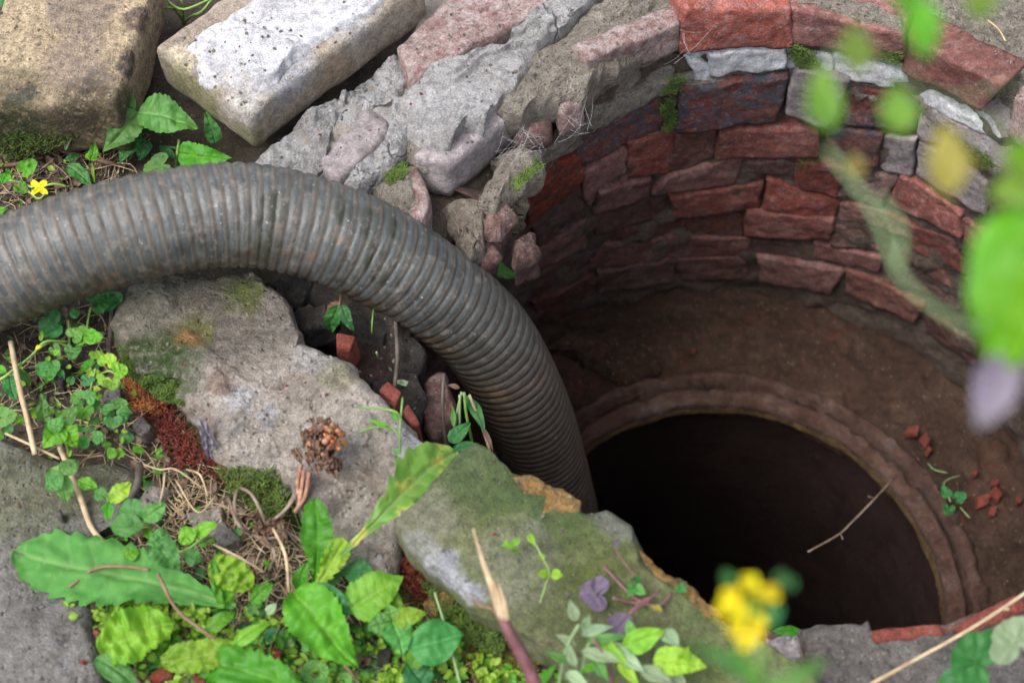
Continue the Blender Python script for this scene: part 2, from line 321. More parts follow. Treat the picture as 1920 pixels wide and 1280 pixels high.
M['moss_olive'] = plain('moss_olive', (.09, .08, .015), (.2, .17, .03), .9)
M['dead_flower'] = plain('dead_flower', (.14, .045, .025), (.38, .22, .14), .6, 120)
M['berry'] = plain('berry', (.2, .03, .012), (.42, .2, .07), .35, 90)
M['plastic'] = plain('plastic', (.3, .28, .3), (.5, .48, .5), .2, 90)
M['web'] = plain('web', (.4, .4, .41), (.55, .55, .56), .8)
M['white'] = plain('white', (.6, .6, .6), (.8, .8, .8), .6)

# ------------------------------------------------------------------ noise helpers
def fbm(p, f, o=4): return noise.fractal(Vector(p) * f, 1.0, 2.1, o)
def nv(p, f): return noise.noise_vector(Vector(p) * f)
def pip(x, y, poly):
    c = False; j = len(poly) - 1
    for i in range(len(poly)):
        a, b = poly[i], poly[j]
        if (a[1] > y) != (b[1] > y) and x < (b[0] - a[0]) * (y - a[1]) / (b[1] - a[1]) + a[0]: c = not c
        j = i
    return c
def segd(x, y, poly, closed=True):
    d = 9e9; n = len(poly)
    for i in range(n if closed else n - 1):
        a, b = poly[i], poly[(i + 1) % n]
        dx, dy = b[0] - a[0], b[1] - a[1]; t = max(0, min(1, ((x - a[0]) * dx + (y - a[1]) * dy) / (dx * dx + dy * dy + 1e-12)))
        d = min(d, math.hypot(x - a[0] - dx * t, y - a[1] - dy * t))
    return d
def sd(x, y, poly):                      # negative inside
    d = segd(x, y, poly); return -d if pip(x, y, poly) else d
def sstep(a, b, x):
    t = max(0, min(1, (x - a) / (b - a))); return t * t * (3 - 2 * t)

# ------------------------------------------------------------------ the shaft surface
AX = Vector((.301, .76))
ZB = -.62
def ang(x, y): return math.degrees(math.atan2(y - AX.y, x - AX.x)) % 360
def table(pts):
    t = sorted((ang(p.x, p.y), math.hypot(p.x - AX.x, p.y - AX.y)) for p in pts)
    t = [(t[-1][0] - 360, t[-1][1])] + t + [(t[0][0] + 360, t[0][1])]
    return t
def look(t, a):
    a %= 360
    for (a0, r0), (a1, r1) in zip(t, t[1:]):
        if a0 <= a <= a1:
            u = (a - a0) / (a1 - a0 + 1e-9); u = u * u * (3 - 2 * u); return r0 + (r1 - r0) * u
    return t[0][1]
rim_px = [(1190, 1005), (1230, 1085), (1330, 1150), (1450, 1190), (1640, 1185), (1830, 1165), (1960, 1090), (2060, 950), (2080, 700), (2010, 420), (1905, 240), (1700, 105), (1480, 65), (1280, 75), (1100, 155), (960, 285), (850, 395), (780, 480), (748, 600), (755, 730), (800, 850), (930, 960)]
RT = table([P(a, b, 0) for a, b in rim_px])
def circ_pts(r, c=(0, 0), n=24): return [Vector((AX.x + c[0] + r * math.cos(i / n * 2 * math.pi), AX.y + c[1] + r * math.sin(i / n * 2 * math.pi), 0)) for i in range(n)]
RBm = table(circ_pts(.50, (.0, -.03), 36))
def shaft_r(a, z):
    u = -z / -ZB
    return look(RT, a) * (1 - u) + look(RBm, a) * u if u > 0 else look(RT, a) * (1 - u * .4) + look(RBm, a) * u * .4
def on_shaft(px, py, off=0.):
    r = ray(px, py); t = .9; last = None
    while t < 3.2:
        p = CAM + r * t
        f = math.hypot(p.x - AX.x, p.y - AX.y) - (shaft_r(ang(p.x, p.y), p.z) - off)
        if last is not None and last < 0 <= f and p.y > .6:
            lo, hi = t - .01, t
            for _ in range(12):
                m = (lo + hi) / 2; q = CAM + r * m
                if math.hypot(q.x - AX.x, q.y - AX.y) - (shaft_r(ang(q.x, q.y), q.z) - off) < 0: lo = m
                else: hi = m
            return CAM + r * lo
        last = f; t += .01
    return P(px, py, 0)
def shaft_pt(a, z, off=0.):
    r = shaft_r(a, z) - off; return Vector((AX.x + r * math.cos(R(a)), AX.y + r * math.sin(R(a)), z))
# ------------------------------------------------------------------ block of 8 corners
def block(name, front, back, mat, parent=None, res=.009, rad=.007, amp=.004, freq=22, seed=0, chip=.6, notched=0, attrs=None):
    """front, back: corners tl, tr, br, bl"""
    f = [Vector(v) for v in front]; b = [Vector(v) for v in back]
    LX = ((f[1] - f[0]).length + (f[2] - f[3]).length) / 2; LY = ((f[3] - f[0]).length + (f[2] - f[1]).length) / 2; LZ = sum((b[i] - f[i]).length for i in range(4)) / 4
    nx = max(3, min(46, round(LX / res))); ny = max(3, min(40, round(LY / res))); nz = max(3, min(24, round(LZ / (res * 1.5))))
    idx = {}; V = []; Fc = []
    rad = min(rad, LX * .3, LY * .3, LZ * .3)
    so = Vector((seed * 3.17, seed * 1.31, seed * 2.71))
    def vert(i, j, k):
        key = (i, j, k)
        if key in idx: return idx[key]
        x, y, z = i / nx * LX, j / ny * LY, k / nz * LZ
        wp = f[0].lerp(f[1], x / LX).lerp(f[3].lerp(f[2], x / LX), y / LY)
        rr = rad * (.7 + chip * 2.2 * max(0, noise.noise((wp + so) * 26 + Vector((0, 0, z * 26)))) + chip * 1.0 * max(0, noise.noise((wp + so) * 70)))
        rr = min(rr, LX * .45, LY * .45, LZ * .45)
        q = Vector((max(rr, min(LX - rr, x)), max(rr, min(LY - rr, y)), max(rr, min(LZ - rr, z))))
        d = Vector((x, y, z)) - q
        if d.length > 1e-9: q = q + d.normalized() * rr
        u, v, w = q.x / LX, q.y / LY, q.z / LZ
        pf = f[0].lerp(f[1], u).lerp(f[3].lerp(f[2], u), v); pb = b[0].lerp(b[1], u).lerp(b[3].lerp(b[2], u), v)
        p = pf.lerp(pb, w)
        nn = noise.noise_vector((p + so) * freq * 7) * min(amp, .004) * .22 + noise.noise_vector((p + so) * freq) * amp + noise.noise_vector((p + so) * freq * 3.1) * amp * .4 + noise.noise_vector((p + so) * freq * .35) * amp * 1.3
        p = p + nn
        idx[key] = len(V); V.append(p); return idx[key]
    for k in (0, nz):
        for i in range(nx):
            for j in range(ny):
                q = [vert(i, j, k), vert(i + 1, j, k), vert(i + 1, j + 1, k), vert(i, j + 1, k)]; Fc.append(q if k else q[::-1])
    for j in (0, ny):
        for i in range(nx):
            for k in range(nz):
                q = [vert(i, j, k), vert(i + 1, j, k), vert(i + 1, j, k + 1), vert(i, j, k + 1)]; Fc.append(q if not j else q[::-1])
    for i in (0, nx):
        for j in range(ny):
            for k in range(nz):
                q = [vert(i, j, k), vert(i, j + 1, k), vert(i, j + 1, k + 1), vert(i, j, k + 1)]; Fc.append(q if i else q[::-1])
    # orientation: make normals point outwards
    c = sum(V, Vector()) / len(V); F0 = Fc[0]
    nrm = (V[F0[1]] - V[F0[0]]).cross(V[F0[2]] - V[F0[0]])
    if nrm.dot(sum((V[i] for i in F0), Vector()) / 4 - c) < 0: Fc = [q[::-1] for q in Fc]
    return link_mesh(name, V, Fc, mat, parent)
def box_on(name, topA, topB, topC, topD, h, mat, **k):
    """top face corners A B C D and a thickness straight down"""
    t = [Vector(v) for v in (topA, topB, topC, topD)]
    return block(name, t, [v - Vector((0, 0, h)) for v in t], mat, **k)
def slab(name, outline, zf, thick, mat, parent=None, amp=.004, freq=14, edge=.012, rings=40, n=220, seed=0, batter=.15, ragged=.006, steps=0):
    """outline: pixels; zf: height or function of world x, y"""
    zz = zf if callable(zf) else (lambda x, y: zf)
    z0 = zf if not callable(zf) else 0
    W = []
    for a, b in outline:
        p = P(a, b, z0)
        for _ in range(3): p = P(a, b, zz(p.x, p.y))
        W.append(p)
    per = [(W[(i + 1) % len(W)] - W[i]).length for i in range(len(W))]; T = sum(per)
    pts = []
    for k in range(n):
        s = k / n * T; i = 0
        while s > per[i]: s -= per[i]; i += 1
        pts.append(W[i].lerp(W[(i + 1) % len(W)], s / per[i]))
    c = sum(pts, Vector()) / n
    so = Vector((seed * 1.7, seed * 2.3, 0))
    pts = [p + Vector((*(noise.noise_vector((p + so) * 24)[:2]), 0)) * ragged + Vector((*(noise.noise_vector((p + so) * 80)[:2]), 0)) * ragged * .45 for p in pts]
    V = []; Fc = []
    def top(x, y, dist):
        h = zz(x, y) + fbm((x + so.x, y + so.y, seed), freq, 5) * amp + fbm((x + so.y, y, seed), freq * 5, 3) * amp * .34
        if steps:
            q = fbm((x + so.x, y + so.y, 3.3), 9, 3); h += steps * (sstep(-.02, .03, q) - .5) + steps * .7 * (sstep(.2, .23, q) - .5)
        return h - edge * (1 - min(1, dist / edge)) ** 2 * .8
    V.append(Vector((c.x, c.y, top(c.x, c.y, 1))))
    for r in range(1, rings + 1):
        s = 1 - (1 - r / rings) ** 1.15
        for p in pts:
            x = c.x + (p.x - c.x) * s; y = c.y + (p.y - c.y) * s
            V.append(Vector((x, y, top(x, y, (1 - s) * (p - c).length))))
    for i in range(n): Fc.append((0, 1 + i, 1 + (i + 1) % n))
    for r in range(rings - 1):
        for i in range(n):
            a = 1 + r * n + i; b = 1 + r * n + (i + 1) % n; Fc.append((a, a + n, b + n, b))
    base = 1 + (rings - 1) * n; ns = max(4, int(thick / .007))
    for s in range(1, ns + 1):
        for i in range(n):
            p = V[base + i]; d = (p - c); d.z = 0; d.normalize()
            z = p.z - thick * s / ns
            out = noise.noise(Vector((p.x * 30 + seed, p.y * 30, z * 45))) * .006 - batter * thick * (s / ns) + noise.noise(Vector((p.x * 90 + seed, p.y * 90, z * 90))) * .003 + .004 * (1 if 0 < s < ns else 0)
            V.append(Vector((p.x, p.y, z)) + d * out)
    for s in range(ns):
        for i in range(n):
            a = base + s * n + i; b = base + s * n + (i + 1) % n; Fc.append((a, a + n, b + n, b))
    # counter-clockwise test
    area = sum(pts[i].x * pts[(i + 1) % n].y - pts[(i + 1) % n].x * pts[i].y for i in range(n))
    if area < 0: Fc = [tuple(reversed(q)) for q in Fc]
    return link_mesh(name, V, Fc, mat, parent)
def tube(name, pts, rad, mat, parent=None, n=8, sub=5, rough=0, seed=0):
    """pts: world points; rad: one radius or (start, end)"""
    V, Fc = tube_geo(pts, rad, n, sub, rough, seed)
    return link_mesh(name, V, Fc, mat, parent)
def cr(p0, p1, p2, p3, t):
    return .5 * ((2 * p1) + (p2 - p0) * t + (2 * p0 - 5 * p1 + 4 * p2 - p3) * t * t + (3 * p1 - p0 - 3 * p2 + p3) * t ** 3)
def path(pts, sub):
    pts = [Vector(p) for p in pts]
    if len(pts) == 2: return [pts[0].lerp(pts[1], i / sub) for i in range(sub + 1)]
    e = [pts[0] * 2 - pts[1]] + pts + [pts[-1] * 2 - pts[-2]]; o = []
    for i in range(len(pts) - 1):
        for k in range(sub): o.append(cr(e[i], e[i + 1], e[i + 2], e[i + 3], k / sub))
    o.append(pts[-1]); return o
def tube_geo(pts, rad, n=8, sub=5, rough=0, seed=0):
    c = path(pts, sub); V = []; Fc = []; m = len(c)
    r0, r1 = rad if isinstance(rad, tuple) else (rad, rad)
    up = Vector((.12, .3, .95)).normalized()
    for i, p in enumerate(c):
        t = (c[min(i + 1, m - 1)] - c[max(i - 1, 0)]).normalized()
        s = t.cross(up); s = s.normalized() if s.length > 1e-4 else Vector((1, 0, 0)); u = s.cross(t)
        r = r0 + (r1 - r0) * i / (m - 1)
        if rough: r *= 1 + rough * noise.noise(Vector((i * .7, seed, 0)))
        for k in range(n):
            a = 2 * math.pi * k / n; V.append(p + (s * math.cos(a) + u * math.sin(a)) * r)
    for i in range(m - 1):
        for k in range(n):
            a = i * n + k; b = i * n + (k + 1) % n; Fc.append((a, b, b + n, a + n))
    Fc.append(tuple(range(n))[::-1]); Fc.append(tuple((m - 1) * n + k for k in range(n)))
    return V, Fc
# ------------------------------------------------------------------ terrain
def W2(L, z=0.): return [tuple(P(a, b, z)[:2]) for a, b in L]
Z_GAP = W2([(470, 505), (560, 490), (720, 560), (800, 640), (870, 760), (900, 860), (840, 850), (760, 750), (660, 680), (560, 620), (520, 560)])
Z_RIMTOP = W2([(470, 300), (600, 200), (760, 90), (780, -80), (2300, -200), (2300, 380), (1905, 260), (1700, 105), (1480, 65), (1280, 75), (1100, 155), (1030, 200), (950, 210), (838, 316), (786, 300), (700, 345)])
Z_NEAR = W2([(1190, 1005), (1330, 1150), (1450, 1190), (1640, 1185), (1960, 1100), (2200, 1000), (2300, 1600), (1400, 1600), (1250, 1300), (1050, 1150)])
Z_MOSS = [W2([(225, 640), (330, 700), (380, 790), (540, 920), (600, 1010), (520, 1010), (380, 900), (240, 760)]), W2([(720, 1000), (800, 1060), (950, 1180), (1000, 1300), (850, 1300), (760, 1130)])]
Z_DARK = W2([(0, 590), (210, 560), (240, 700), (400, 900), (560, 1000), (760, 1120), (1000, 1290), (200, 1300), (330, 1100), (150, 800), (0, 800)])
Z_LEFTOUT = W2([(1905, 240), (2300, 200), (2300, 1100), (1960, 1100), (2080, 800), (2010, 420)])
def terrain_z(x, y):
    z = -.035 + fbm((x, y, 0), 6, 5) * .006 + fbm((x, y, 4), 40, 4) * .004
    if -.9 < x < 1.2 and .2 < y < 1.9:
        mort = sstep(.02, -.02, sd(x, y, Z_RIMTOP)); z += mort * (.045 + fbm((x, y, 9), 16, 5) * .012)
        near = sstep(.015, -.02, sd(x, y, Z_NEAR)); z += near * .022
        right = sstep(.015, -.02, sd(x, y, Z_LEFTOUT)); z += right * .04
        g = sstep(.004, -.03, sd(x, y, Z_GAP)); z -= g * (.075 + fbm((x, y, 7), 18, 4) * .03)
        d = math.hypot(x - AX.x, y - AX.y) - look(RT, ang(x, y)) + noise.noise(Vector((x * 20, y * 20, 0))) * .006
        z -= .05 * sstep(.022, -.016, d)
    return z
def build_ground():
    def axis(lo, hi, st, far):
        a = [lo + st * i for i in range(int((hi - lo) / st) + 1)]
        s = st; x = lo; pre = []
        while x > -far: s *= 1.22; x -= s; pre.append(x)
        s = st; x = a[-1]; post = []
        while x < far: s *= 1.22; x += s; post.append(x)
        return pre[::-1] + a + post
    xs = axis(-.72, .86, .005, 30); ys = axis(.3, 1.42, .005, 30)
    V = []; mo = []; we = []; ms = []
    for y in ys:
        for x in xs:
            V.append((x, y, terrain_z(x, y)))
            a = b = c = 0
            if -.9 < x < 1.2 and .2 < y < 1.9:
                w = noise.noise(Vector((x * 40, y * 40, 1))) * .012 + (.07 * noise.noise(Vector((x * 6, y * 6, 5))) if x > .62 else 0)
                a = max(sstep(.015, -.01, sd(x, y, Z_RIMTOP) + w), .6 * sstep(.01, -.01, sd(x, y, Z_NEAR) + w), .5 * sstep(.01, -.01, sd(x, y, Z_LEFTOUT) + w))
                b = sstep(.012, -.012, sd(x, y, Z_GAP) + w); c = max(sstep(.012, -.012, sd(x, y, q) + w) for q in Z_MOSS)
            mo.append(a); we.append(b); ms.append(c)
    nx = len(xs); Fc = []
    def inside(i):
        x, y, z = V[i]; return math.hypot(x - AX.x, y - AX.y) < look(RT, ang(x, y)) - .014
    ins = [(-.5 < v[0] < 1. and .3 < v[1] < 1.3 and inside(i)) for i, v in enumerate(V)]
    ins0 = list(ins); snapped = set()
    for j in range(len(ys) - 1):
        for i in range(nx - 1):
            q = (j * nx + i, j * nx + i + 1, (j + 1) * nx + i + 1, (j + 1) * nx + i)
            if all(ins0[k] for k in q): continue
            Fc.append(q)
            for k in q:
                if ins[k]:
                    x, y, z = V[k]; a = ang(x, y); r = look(RT, a) - .002 + .004 * noise.noise(Vector((x * 50, y * 50, 0)))
                    nx_, ny_ = AX.x + r * math.cos(R(a)), AX.y + r * math.sin(R(a)); V[k] = (nx_, ny_, min(z, 0) - .012); ins[k] = False; snapped.add(k)
    o = link_mesh('ground', V, Fc, M['ground'], None, attrs={'mortar': mo, 'wet': we, 'moss': ms}); tag(o, kind='structure')
build_ground()

# ------------------------------------------------------------------ brick shaft
shaft = thing('brick_shaft', 'round brick lined manhole shaft with crumbling red and soot-stained brick courses', 'manhole shaft', (AX.x, AX.y, -2.3))
def build_backing():
    V = []; Fc = []; na = 300; zs = [.006 - .0095 * i for i in range(70)]
    tops = []
    for k in range(na):
        a = k * 360 / na; r = look(RT, a) + .012
        tops.append(min(.006, terrain_z(AX.x + r * math.cos(R(a)), AX.y + r * math.sin(R(a))) - .01))
    for z0 in zs:
        for k in range(na):
            a = k * 360 / na; z = tops[k] + (z0 - .006) * (.649 + tops[k]) / .655; p = shaft_pt(a, z)
            o = -.009 + .012 * fbm(p, 22, 4) + .004 * noise.noise(p * 90)
            d = Vector((math.cos(R(a)), math.sin(R(a)), 0)); V.append(p + d * o)
    for j in range(len(zs) - 1):
        for k in range(na):
            a = j * na + k; b = j * na + (k + 1) % na; Fc.append((a, a + na, b + na, b))
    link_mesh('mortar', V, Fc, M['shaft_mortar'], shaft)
build_backing()
HC = Vector((.300, .712))
def annulus(name, prof, c, mat, parent, na=160, wob=.003, seed=0, chip=None):
    """prof: (radius, z) list"""
    V = []; Fc = []
    for r, z in prof:
        for k in range(na):
            a = 2 * math.pi * k / na; p = Vector((c.x + r * math.cos(a), c.y + r * math.sin(a), z))
            n_ = noise.noise_vector(p * 26 + Vector((seed, 0, 0))) * wob * .6 + noise.noise_vector(p * 90) * wob * .45
            n_.z -= wob * 2.2 * sstep(.12, .35, fbm(p, 34, 3))
            V.append(p + n_)
    for j in range(len(prof) - 1):
        for k in range(na):
            a = j * na + k; b = j * na + (k + 1) % na; Fc.append((a, b, b + na, a + na))
    return link_mesh(name, V, Fc, mat, parent)
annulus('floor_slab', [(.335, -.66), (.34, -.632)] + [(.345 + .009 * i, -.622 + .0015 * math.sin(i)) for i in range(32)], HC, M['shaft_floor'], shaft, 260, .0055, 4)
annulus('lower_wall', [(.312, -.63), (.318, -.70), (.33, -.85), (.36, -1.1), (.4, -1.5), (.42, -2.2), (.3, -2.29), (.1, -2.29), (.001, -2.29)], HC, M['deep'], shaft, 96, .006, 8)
ring = thing('manhole_ring', 'rusty round iron manhole ring set in the floor of the brick shaft', 'manhole ring', (HC.x, HC.y, -.66))
annulus('inner_rim', [(.309, -.662), (.303, -.645), (.2985, -.625), (.2985, -.612), (.3015, -.607), (.308, -.605), (.316, -.605), (.321, -.607), (.324, -.612), (.3265, -.625), (.328, -.645)], HC, M['iron'], ring, 300, .0036, 2)
annulus('outer_flange', [(.326, -.638), (.332, -.64), (.338, -.638), (.341, -.622), (.344, -.613), (.348, -.611), (.353, -.613), (.358, -.618), (.362, -.63)], HC, M['iron'], ring, 300, .0058, 6)
def ring_rag():                                   # ragged ochre rust hanging under the inner rim
    V = []; Fc = []; na = 260
    for k in range(na):
        a = 2 * math.pi * k / na
        h = .012 + .014 * max(0, fbm((a * 3, 1, 0), 2.2, 4) + .2); d = .003 + .005 * abs(noise.noise(Vector((a * 20, 3, 0))))
        for r, z in ((.2995, -.622), (.2975 - d, -.622 - h * .5), (.300 - d * .6, -.622 - h), (.304, -.622 - h)):
            V.append(Vector((HC.x + r * math.cos(a), HC.y + r * math.sin(a), z)))
    for k in range(na):
        for j in range(3):
            a = k * 4 + j; b = ((k + 1) % na) * 4 + j; Fc.append((a, b, b + 1, a + 1))
    return link_mesh('rust_crust', V, Fc, stone('rust', [(.3, (.04, .02, .01)), (.5, (.12, .07, .025)), (.75, (.24, .17, .07))], 30, bump=.8), ring)
ring_rag()

nb = [0]
used = []
def wall_brick(quad, mat, off=0., depth=.1, proj=True, **k):
    nb[0] += 1; rnd = random.Random(nb[0])
    cx_, cy_ = sum(a for a, b in quad) / 4, sum(b for a, b in quad) / 4
    quad = [(a + (1.8 if a > cx_ else -1.8), b + (1.8 if b > cy_ else -1.8)) for a, b in quad]
    fr = [on_shaft(a, b, .006 + off) for a, b in quad]
    j = [rnd.uniform(-.0025, .0035) for _ in range(4)]
    fr2 = []
    for p, jj in zip(fr, j):
        d = Vector((AX.x - p.x, AX.y - p.y, 0)).normalized(); fr2.append(p + d * jj)
    bk = []
    for p in fr2:
        d = Vector((p.x - AX.x, p.y - AX.y, 0)).normalized(); bk.append(p + d * depth)
    aa = [ang(p.x, p.y) for p in fr]; zz = sum(p.z for p in fr) / 4
    used.append((min(aa), max(aa), min(p.z for p in fr), max(p.z for p in fr)))
    kw = dict(seed=nb[0], rad=.0026, amp=.0038, res=.0048, freq=30); kw.update(k)
    return block('brick', fr2, bk, M[mat], shaft, **kw)
q = lambda *a: [(a[i], a[i + 1]) for i in range(0, 8, 2)]
BR = [
 # first course under the rim
 (q(1282,26, 1482,14, 1479,82, 1274,95), 'brick_red', .012), (q(1484,16, 1696,62, 1689,124, 1482,80), 'brick_red', .012), (q(1702,72, 1882,160, 1840,213, 1690,132), 'brick_red', .014),
 (q(1104,116, 1278,44, 1273,97, 1104,166), 'brick_pale', .010), (q(1905,180, 2000,270, 1990,340, 1890,250), 'brick_pale', .01),
 # second
 (q(1276,170, 1480,146, 1456,228, 1268,250), 'brick_black', .016), (q(1494,136, 1592,158, 1546,243, 1471,212), 'brick_purple', .02), (q(1590,160, 1722,190, 1712,246, 1584,232), 'brick_black', .008),
 (q(1732,200, 1850,262, 1868,322, 1726,258), 'brick_purple', .008), (q(1075,270, 1240,190, 1236,246, 1086,312), 'brick_black', .008), (q(968,352, 1082,290, 1096,330, 1000,428), 'brick_bright', .014),
 (q(898,378, 962,362, 985,436, 930,446), 'brick_dirty', .006), (q(1243,188, 1262,178, 1262,246, 1240,248), 'brick_dirty', .0),
 # third
 (q(1350,250, 1533,243, 1534,290, 1342,298), 'brick_red', .016), (q(1268,254, 1348,248, 1338,290, 1256,328), 'brick_dirty', .01), (q(1176,272, 1264,252, 1255,320, 1178,334), 'brick_red', .01),
 (q(1092,330, 1173,276, 1176,334, 1100,392), 'brick_red', .008), (q(1540,250, 1654,254, 1645,316, 1567,300), 'brick_black', .014), (q(1662,256, 1722,260, 1712,332, 1650,318), 'brick_purple', .006),
 (q(1728,268, 1850,338, 1850,402, 1716,332), 'brick_purple', .008), (q(1000,430, 1086,340, 1094,392, 1012,468), 'brick_dirty', .006),
 # fourth
 (q(1256,326, 1393,298, 1380,348, 1222,366), 'brick_red', .012), (q(1397,300, 1492,298, 1488,326, 1394,322), 'brick_dirty', .004), (q(1496,297, 1590,318, 1572,374, 1491,346), 'brick_red', .014),
 (q(1122,358, 1220,332, 1218,366, 1118,400), 'brick_red', .008), (q(1014,468, 1116,402, 1112,432, 1020,500), 'brick_dirty', .004), (q(1692,330, 1802,402, 1800,442, 1660,390), 'brick_red', .012),
 (q(1594,322, 1686,332, 1655,388, 1576,372), 'brick_dirty', .006), (q(1806,404, 1900,500, 1890,540, 1804,446), 'brick_dirty', .004),
 # fifth
 (q(1256,370, 1428,348, 1420,393, 1260,406), 'brick_red', .008), (q(1438,343, 1574,378, 1568,412, 1430,392), 'brick_red', .01), (q(1112,402, 1252,372, 1254,408, 1112,438), 'brick_dirty', .004),
 (q(1577,380, 1660,396, 1722,446, 1572,412), 'brick_dirty', .006), (q(1666,400, 1790,452, 1812,520, 1720,470), 'brick_red', .006), (q(960,492, 1096,432, 1098,462, 975,522), 'brick_dirty', .004),
 # sixth
 (q(1400,398, 1565,414, 1560,451, 1397,443), 'brick_red', .012), (q(1568,418, 1640,438, 1650,474, 1565,454), 'brick_dirty', .006), (q(1288,404, 1395,399, 1394,443, 1284,438), 'brick_dirty', .004),
 (q(1150,414, 1284,404, 1281,438, 1148,450), 'brick_dirty', .002), (q(1655,446, 1764,502, 1782,542, 1662,482), 'brick_dirty', .004), (q(976,530, 1110,472, 1112,504, 988,566), 'brick_dirty', .002), (q(1116,440,1146,430,1146,452,1118,462), 'brick_dirty', 0),
 # seventh
 (q(1250,446, 1405,448, 1404,482, 1250,480), 'brick_red', .006), (q(1411,450, 1516,455, 1520,474, 1411,478), 'brick_dirty', .002), (q(1526,458, 1651,486, 1645,511, 1526,486), 'brick_red', .01),
 (q(1102,464, 1245,448, 1244,480, 1102,502), 'brick_dirty', .002), (q(1658,490, 1755,540, 1792,582, 1662,520), 'brick_dirty', .004),
 # eighth
 (q(1270,487, 1403,485, 1401,526, 1273,526), 'brick_red', .008), (q(1422,483, 1580,514, 1560,552, 1426,526), 'brick_red', .014), (q(1588,506, 1730,572, 1716,604, 1586,556), 'brick_dirty', .012),
 (q(1120,510, 1262,487, 1264,530, 1120,546), 'brick_dirty', .008), (q(1000,562, 1114,516, 1115,552, 1020,602), 'brick_dirty', .006), (q(1738,582, 1832,642, 1830,690, 1738,622), 'brick_dirty', .006),
]
for i_, (quad, m, off) in enumerate(BR): wall_brick(quad, m, off, .05 if i_ < 3 else (.03 if i_ < 5 else .1))
def fill_bricks():                                 # courses on the parts of the wall the lens does not trace brick by brick
    z = .0; c = 0
    while z > -.6:
        z1 = z - .064; a = (c % 2) * 8.
        while a < 360:
            w = random.Random(int(a * 10 + c)).uniform(14, 17.5); a1 = a + w
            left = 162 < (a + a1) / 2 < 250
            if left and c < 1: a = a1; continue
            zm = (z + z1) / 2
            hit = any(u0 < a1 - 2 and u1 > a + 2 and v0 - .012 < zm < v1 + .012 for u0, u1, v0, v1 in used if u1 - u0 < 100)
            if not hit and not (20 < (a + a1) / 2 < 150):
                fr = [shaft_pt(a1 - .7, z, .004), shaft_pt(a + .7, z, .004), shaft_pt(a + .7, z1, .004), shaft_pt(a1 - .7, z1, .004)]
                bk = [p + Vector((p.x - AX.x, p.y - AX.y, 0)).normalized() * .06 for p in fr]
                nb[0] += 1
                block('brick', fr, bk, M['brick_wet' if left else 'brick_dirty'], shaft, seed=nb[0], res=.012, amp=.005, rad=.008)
            a = a1
        z -= .074; c += 1
fill_bricks()
# pale lime mortar pieces pressed between the first two courses
def wall_pad(quad, mat, off, name='mortar_piece', depth=.03, **k): return wall_brick(quad, mat, off, depth, res=.005, rad=.004, amp=.004, freq=40, **k).__setattr__('name', name)
for quad, m, off in [(q(1331,96, 1474,88, 1472,126, 1333,140), 'lime', .012), (q(1284,112, 1326,117, 1333,150, 1308,160), 'lime', .012), (q(1290,97, 1350,94, 1340,112, 1300,114), 'lime', .006),
                     (q(1476,90, 1560,108, 1562,140, 1478,126), 'lime', .008), (q(1560,106, 1690,140, 1712,176, 1566,146), 'lime', .008), (q(1694,146, 1850,226, 1880,262, 1716,184), 'lime', .0),
                     (q(1268,154, 1480,130, 1478,142, 1270,166), 'mortar_buff', .006), (q(1200,160,1266,120,1266,150,1190,200), 'mortar_buff', .006), (q(1100,215,1262,150,1262,176,1096,262), 'mortar_buff', .012),
                     (q(1080,180,1200,130,1200,155,1085,225), 'mortar_buff', .002), (q(960,322,1096,232,1092,272,958,352), 'mortar_buff', .008), (q(1180,252,1262,236,1262,252,1180,268), 'mortar_buff', .004)]:
    wall_pad(quad, m, off)

# ------------------------------------------------------------------ rim: bricks and mortar lying on top of the wall
def rim_brick(label, quad, z, h, mat, group='bricks lying on the rim of the shaft', **k):
    t = [P(a, b, z) for a, b in quad]
    o = box_on('rim_brick', *t, h, M[mat], **k); o.name = 'rim_brick'
    return tag(o, label, 'brick', group)
rim_brick('purplish grey brick jutting out of the rim above the bend of the hose', q(770,290, 895,190, 962,210, 840,317), .03, .056, 'brick_purple', seed=31, rad=.006, res=.006)
rim_brick('smooth grey brick face framed by lumpy mortar beside the pale block', q(598,300, 690,196, 742,236, 634,346), .018, .05, 'brick_purple', seed=32, rad=.006, amp=.0025)
rim_brick('long pinkish brick caked with mortar, right of the pale block', q(748,88, 905,-60, 1150,-60, 772,160), .034, .05, 'brick_pale', seed=33, res=.007, rad=.005)
0 and rim_brick('thin reddish brick edge under the long caked brick at the top', q(752,92, 905,-40, 960,-40, 770,128), .034, .04, 'brick_dirty', seed=34)
rim_brick('small pale broken brick end hung with cobweb, left of the wall courses', q(1030,172, 1088,150, 1096,188, 1046,208), .03, .05, 'brick_pale', seed=35, rad=.01)
rim_brick('mossy brick stub with a round hollow below the buff mortar ledge', q(945,214, 1022,190, 1040,226, 972,250), .012, .045, 'brick_dirty', seed=36, rad=.01)
rim_brick('reddish crumbling brick end standing just above the top of the hose', q(716,316, 780,300, 806,378, 790,440), .012, .06, 'brick_pale', seed=37, rad=.01)
def pad(label, out, z, th, mat, cat='mortar', name='mortar_slab', group='mortar spread over the rim', **k):
    o = slab(name, out, z, th, M[mat], **k); return tag(o, label, cat, group)
pad('broad grey flaking mortar sheet draped over the rim bricks, upper middle', [(750,172), (800,128), (880,100), (960,60), (1030,0), (1100,-60), (1180,-60), (1090,20), (1010,80), (985,130), (930,195), (905,235), (870,228), (850,262), (800,262), (762,235), (762,200)],
    lambda x, y: .046, .03, 'mortar_grey', amp=.006, steps=.007, seed=3, ragged=.008, batter=-.05)
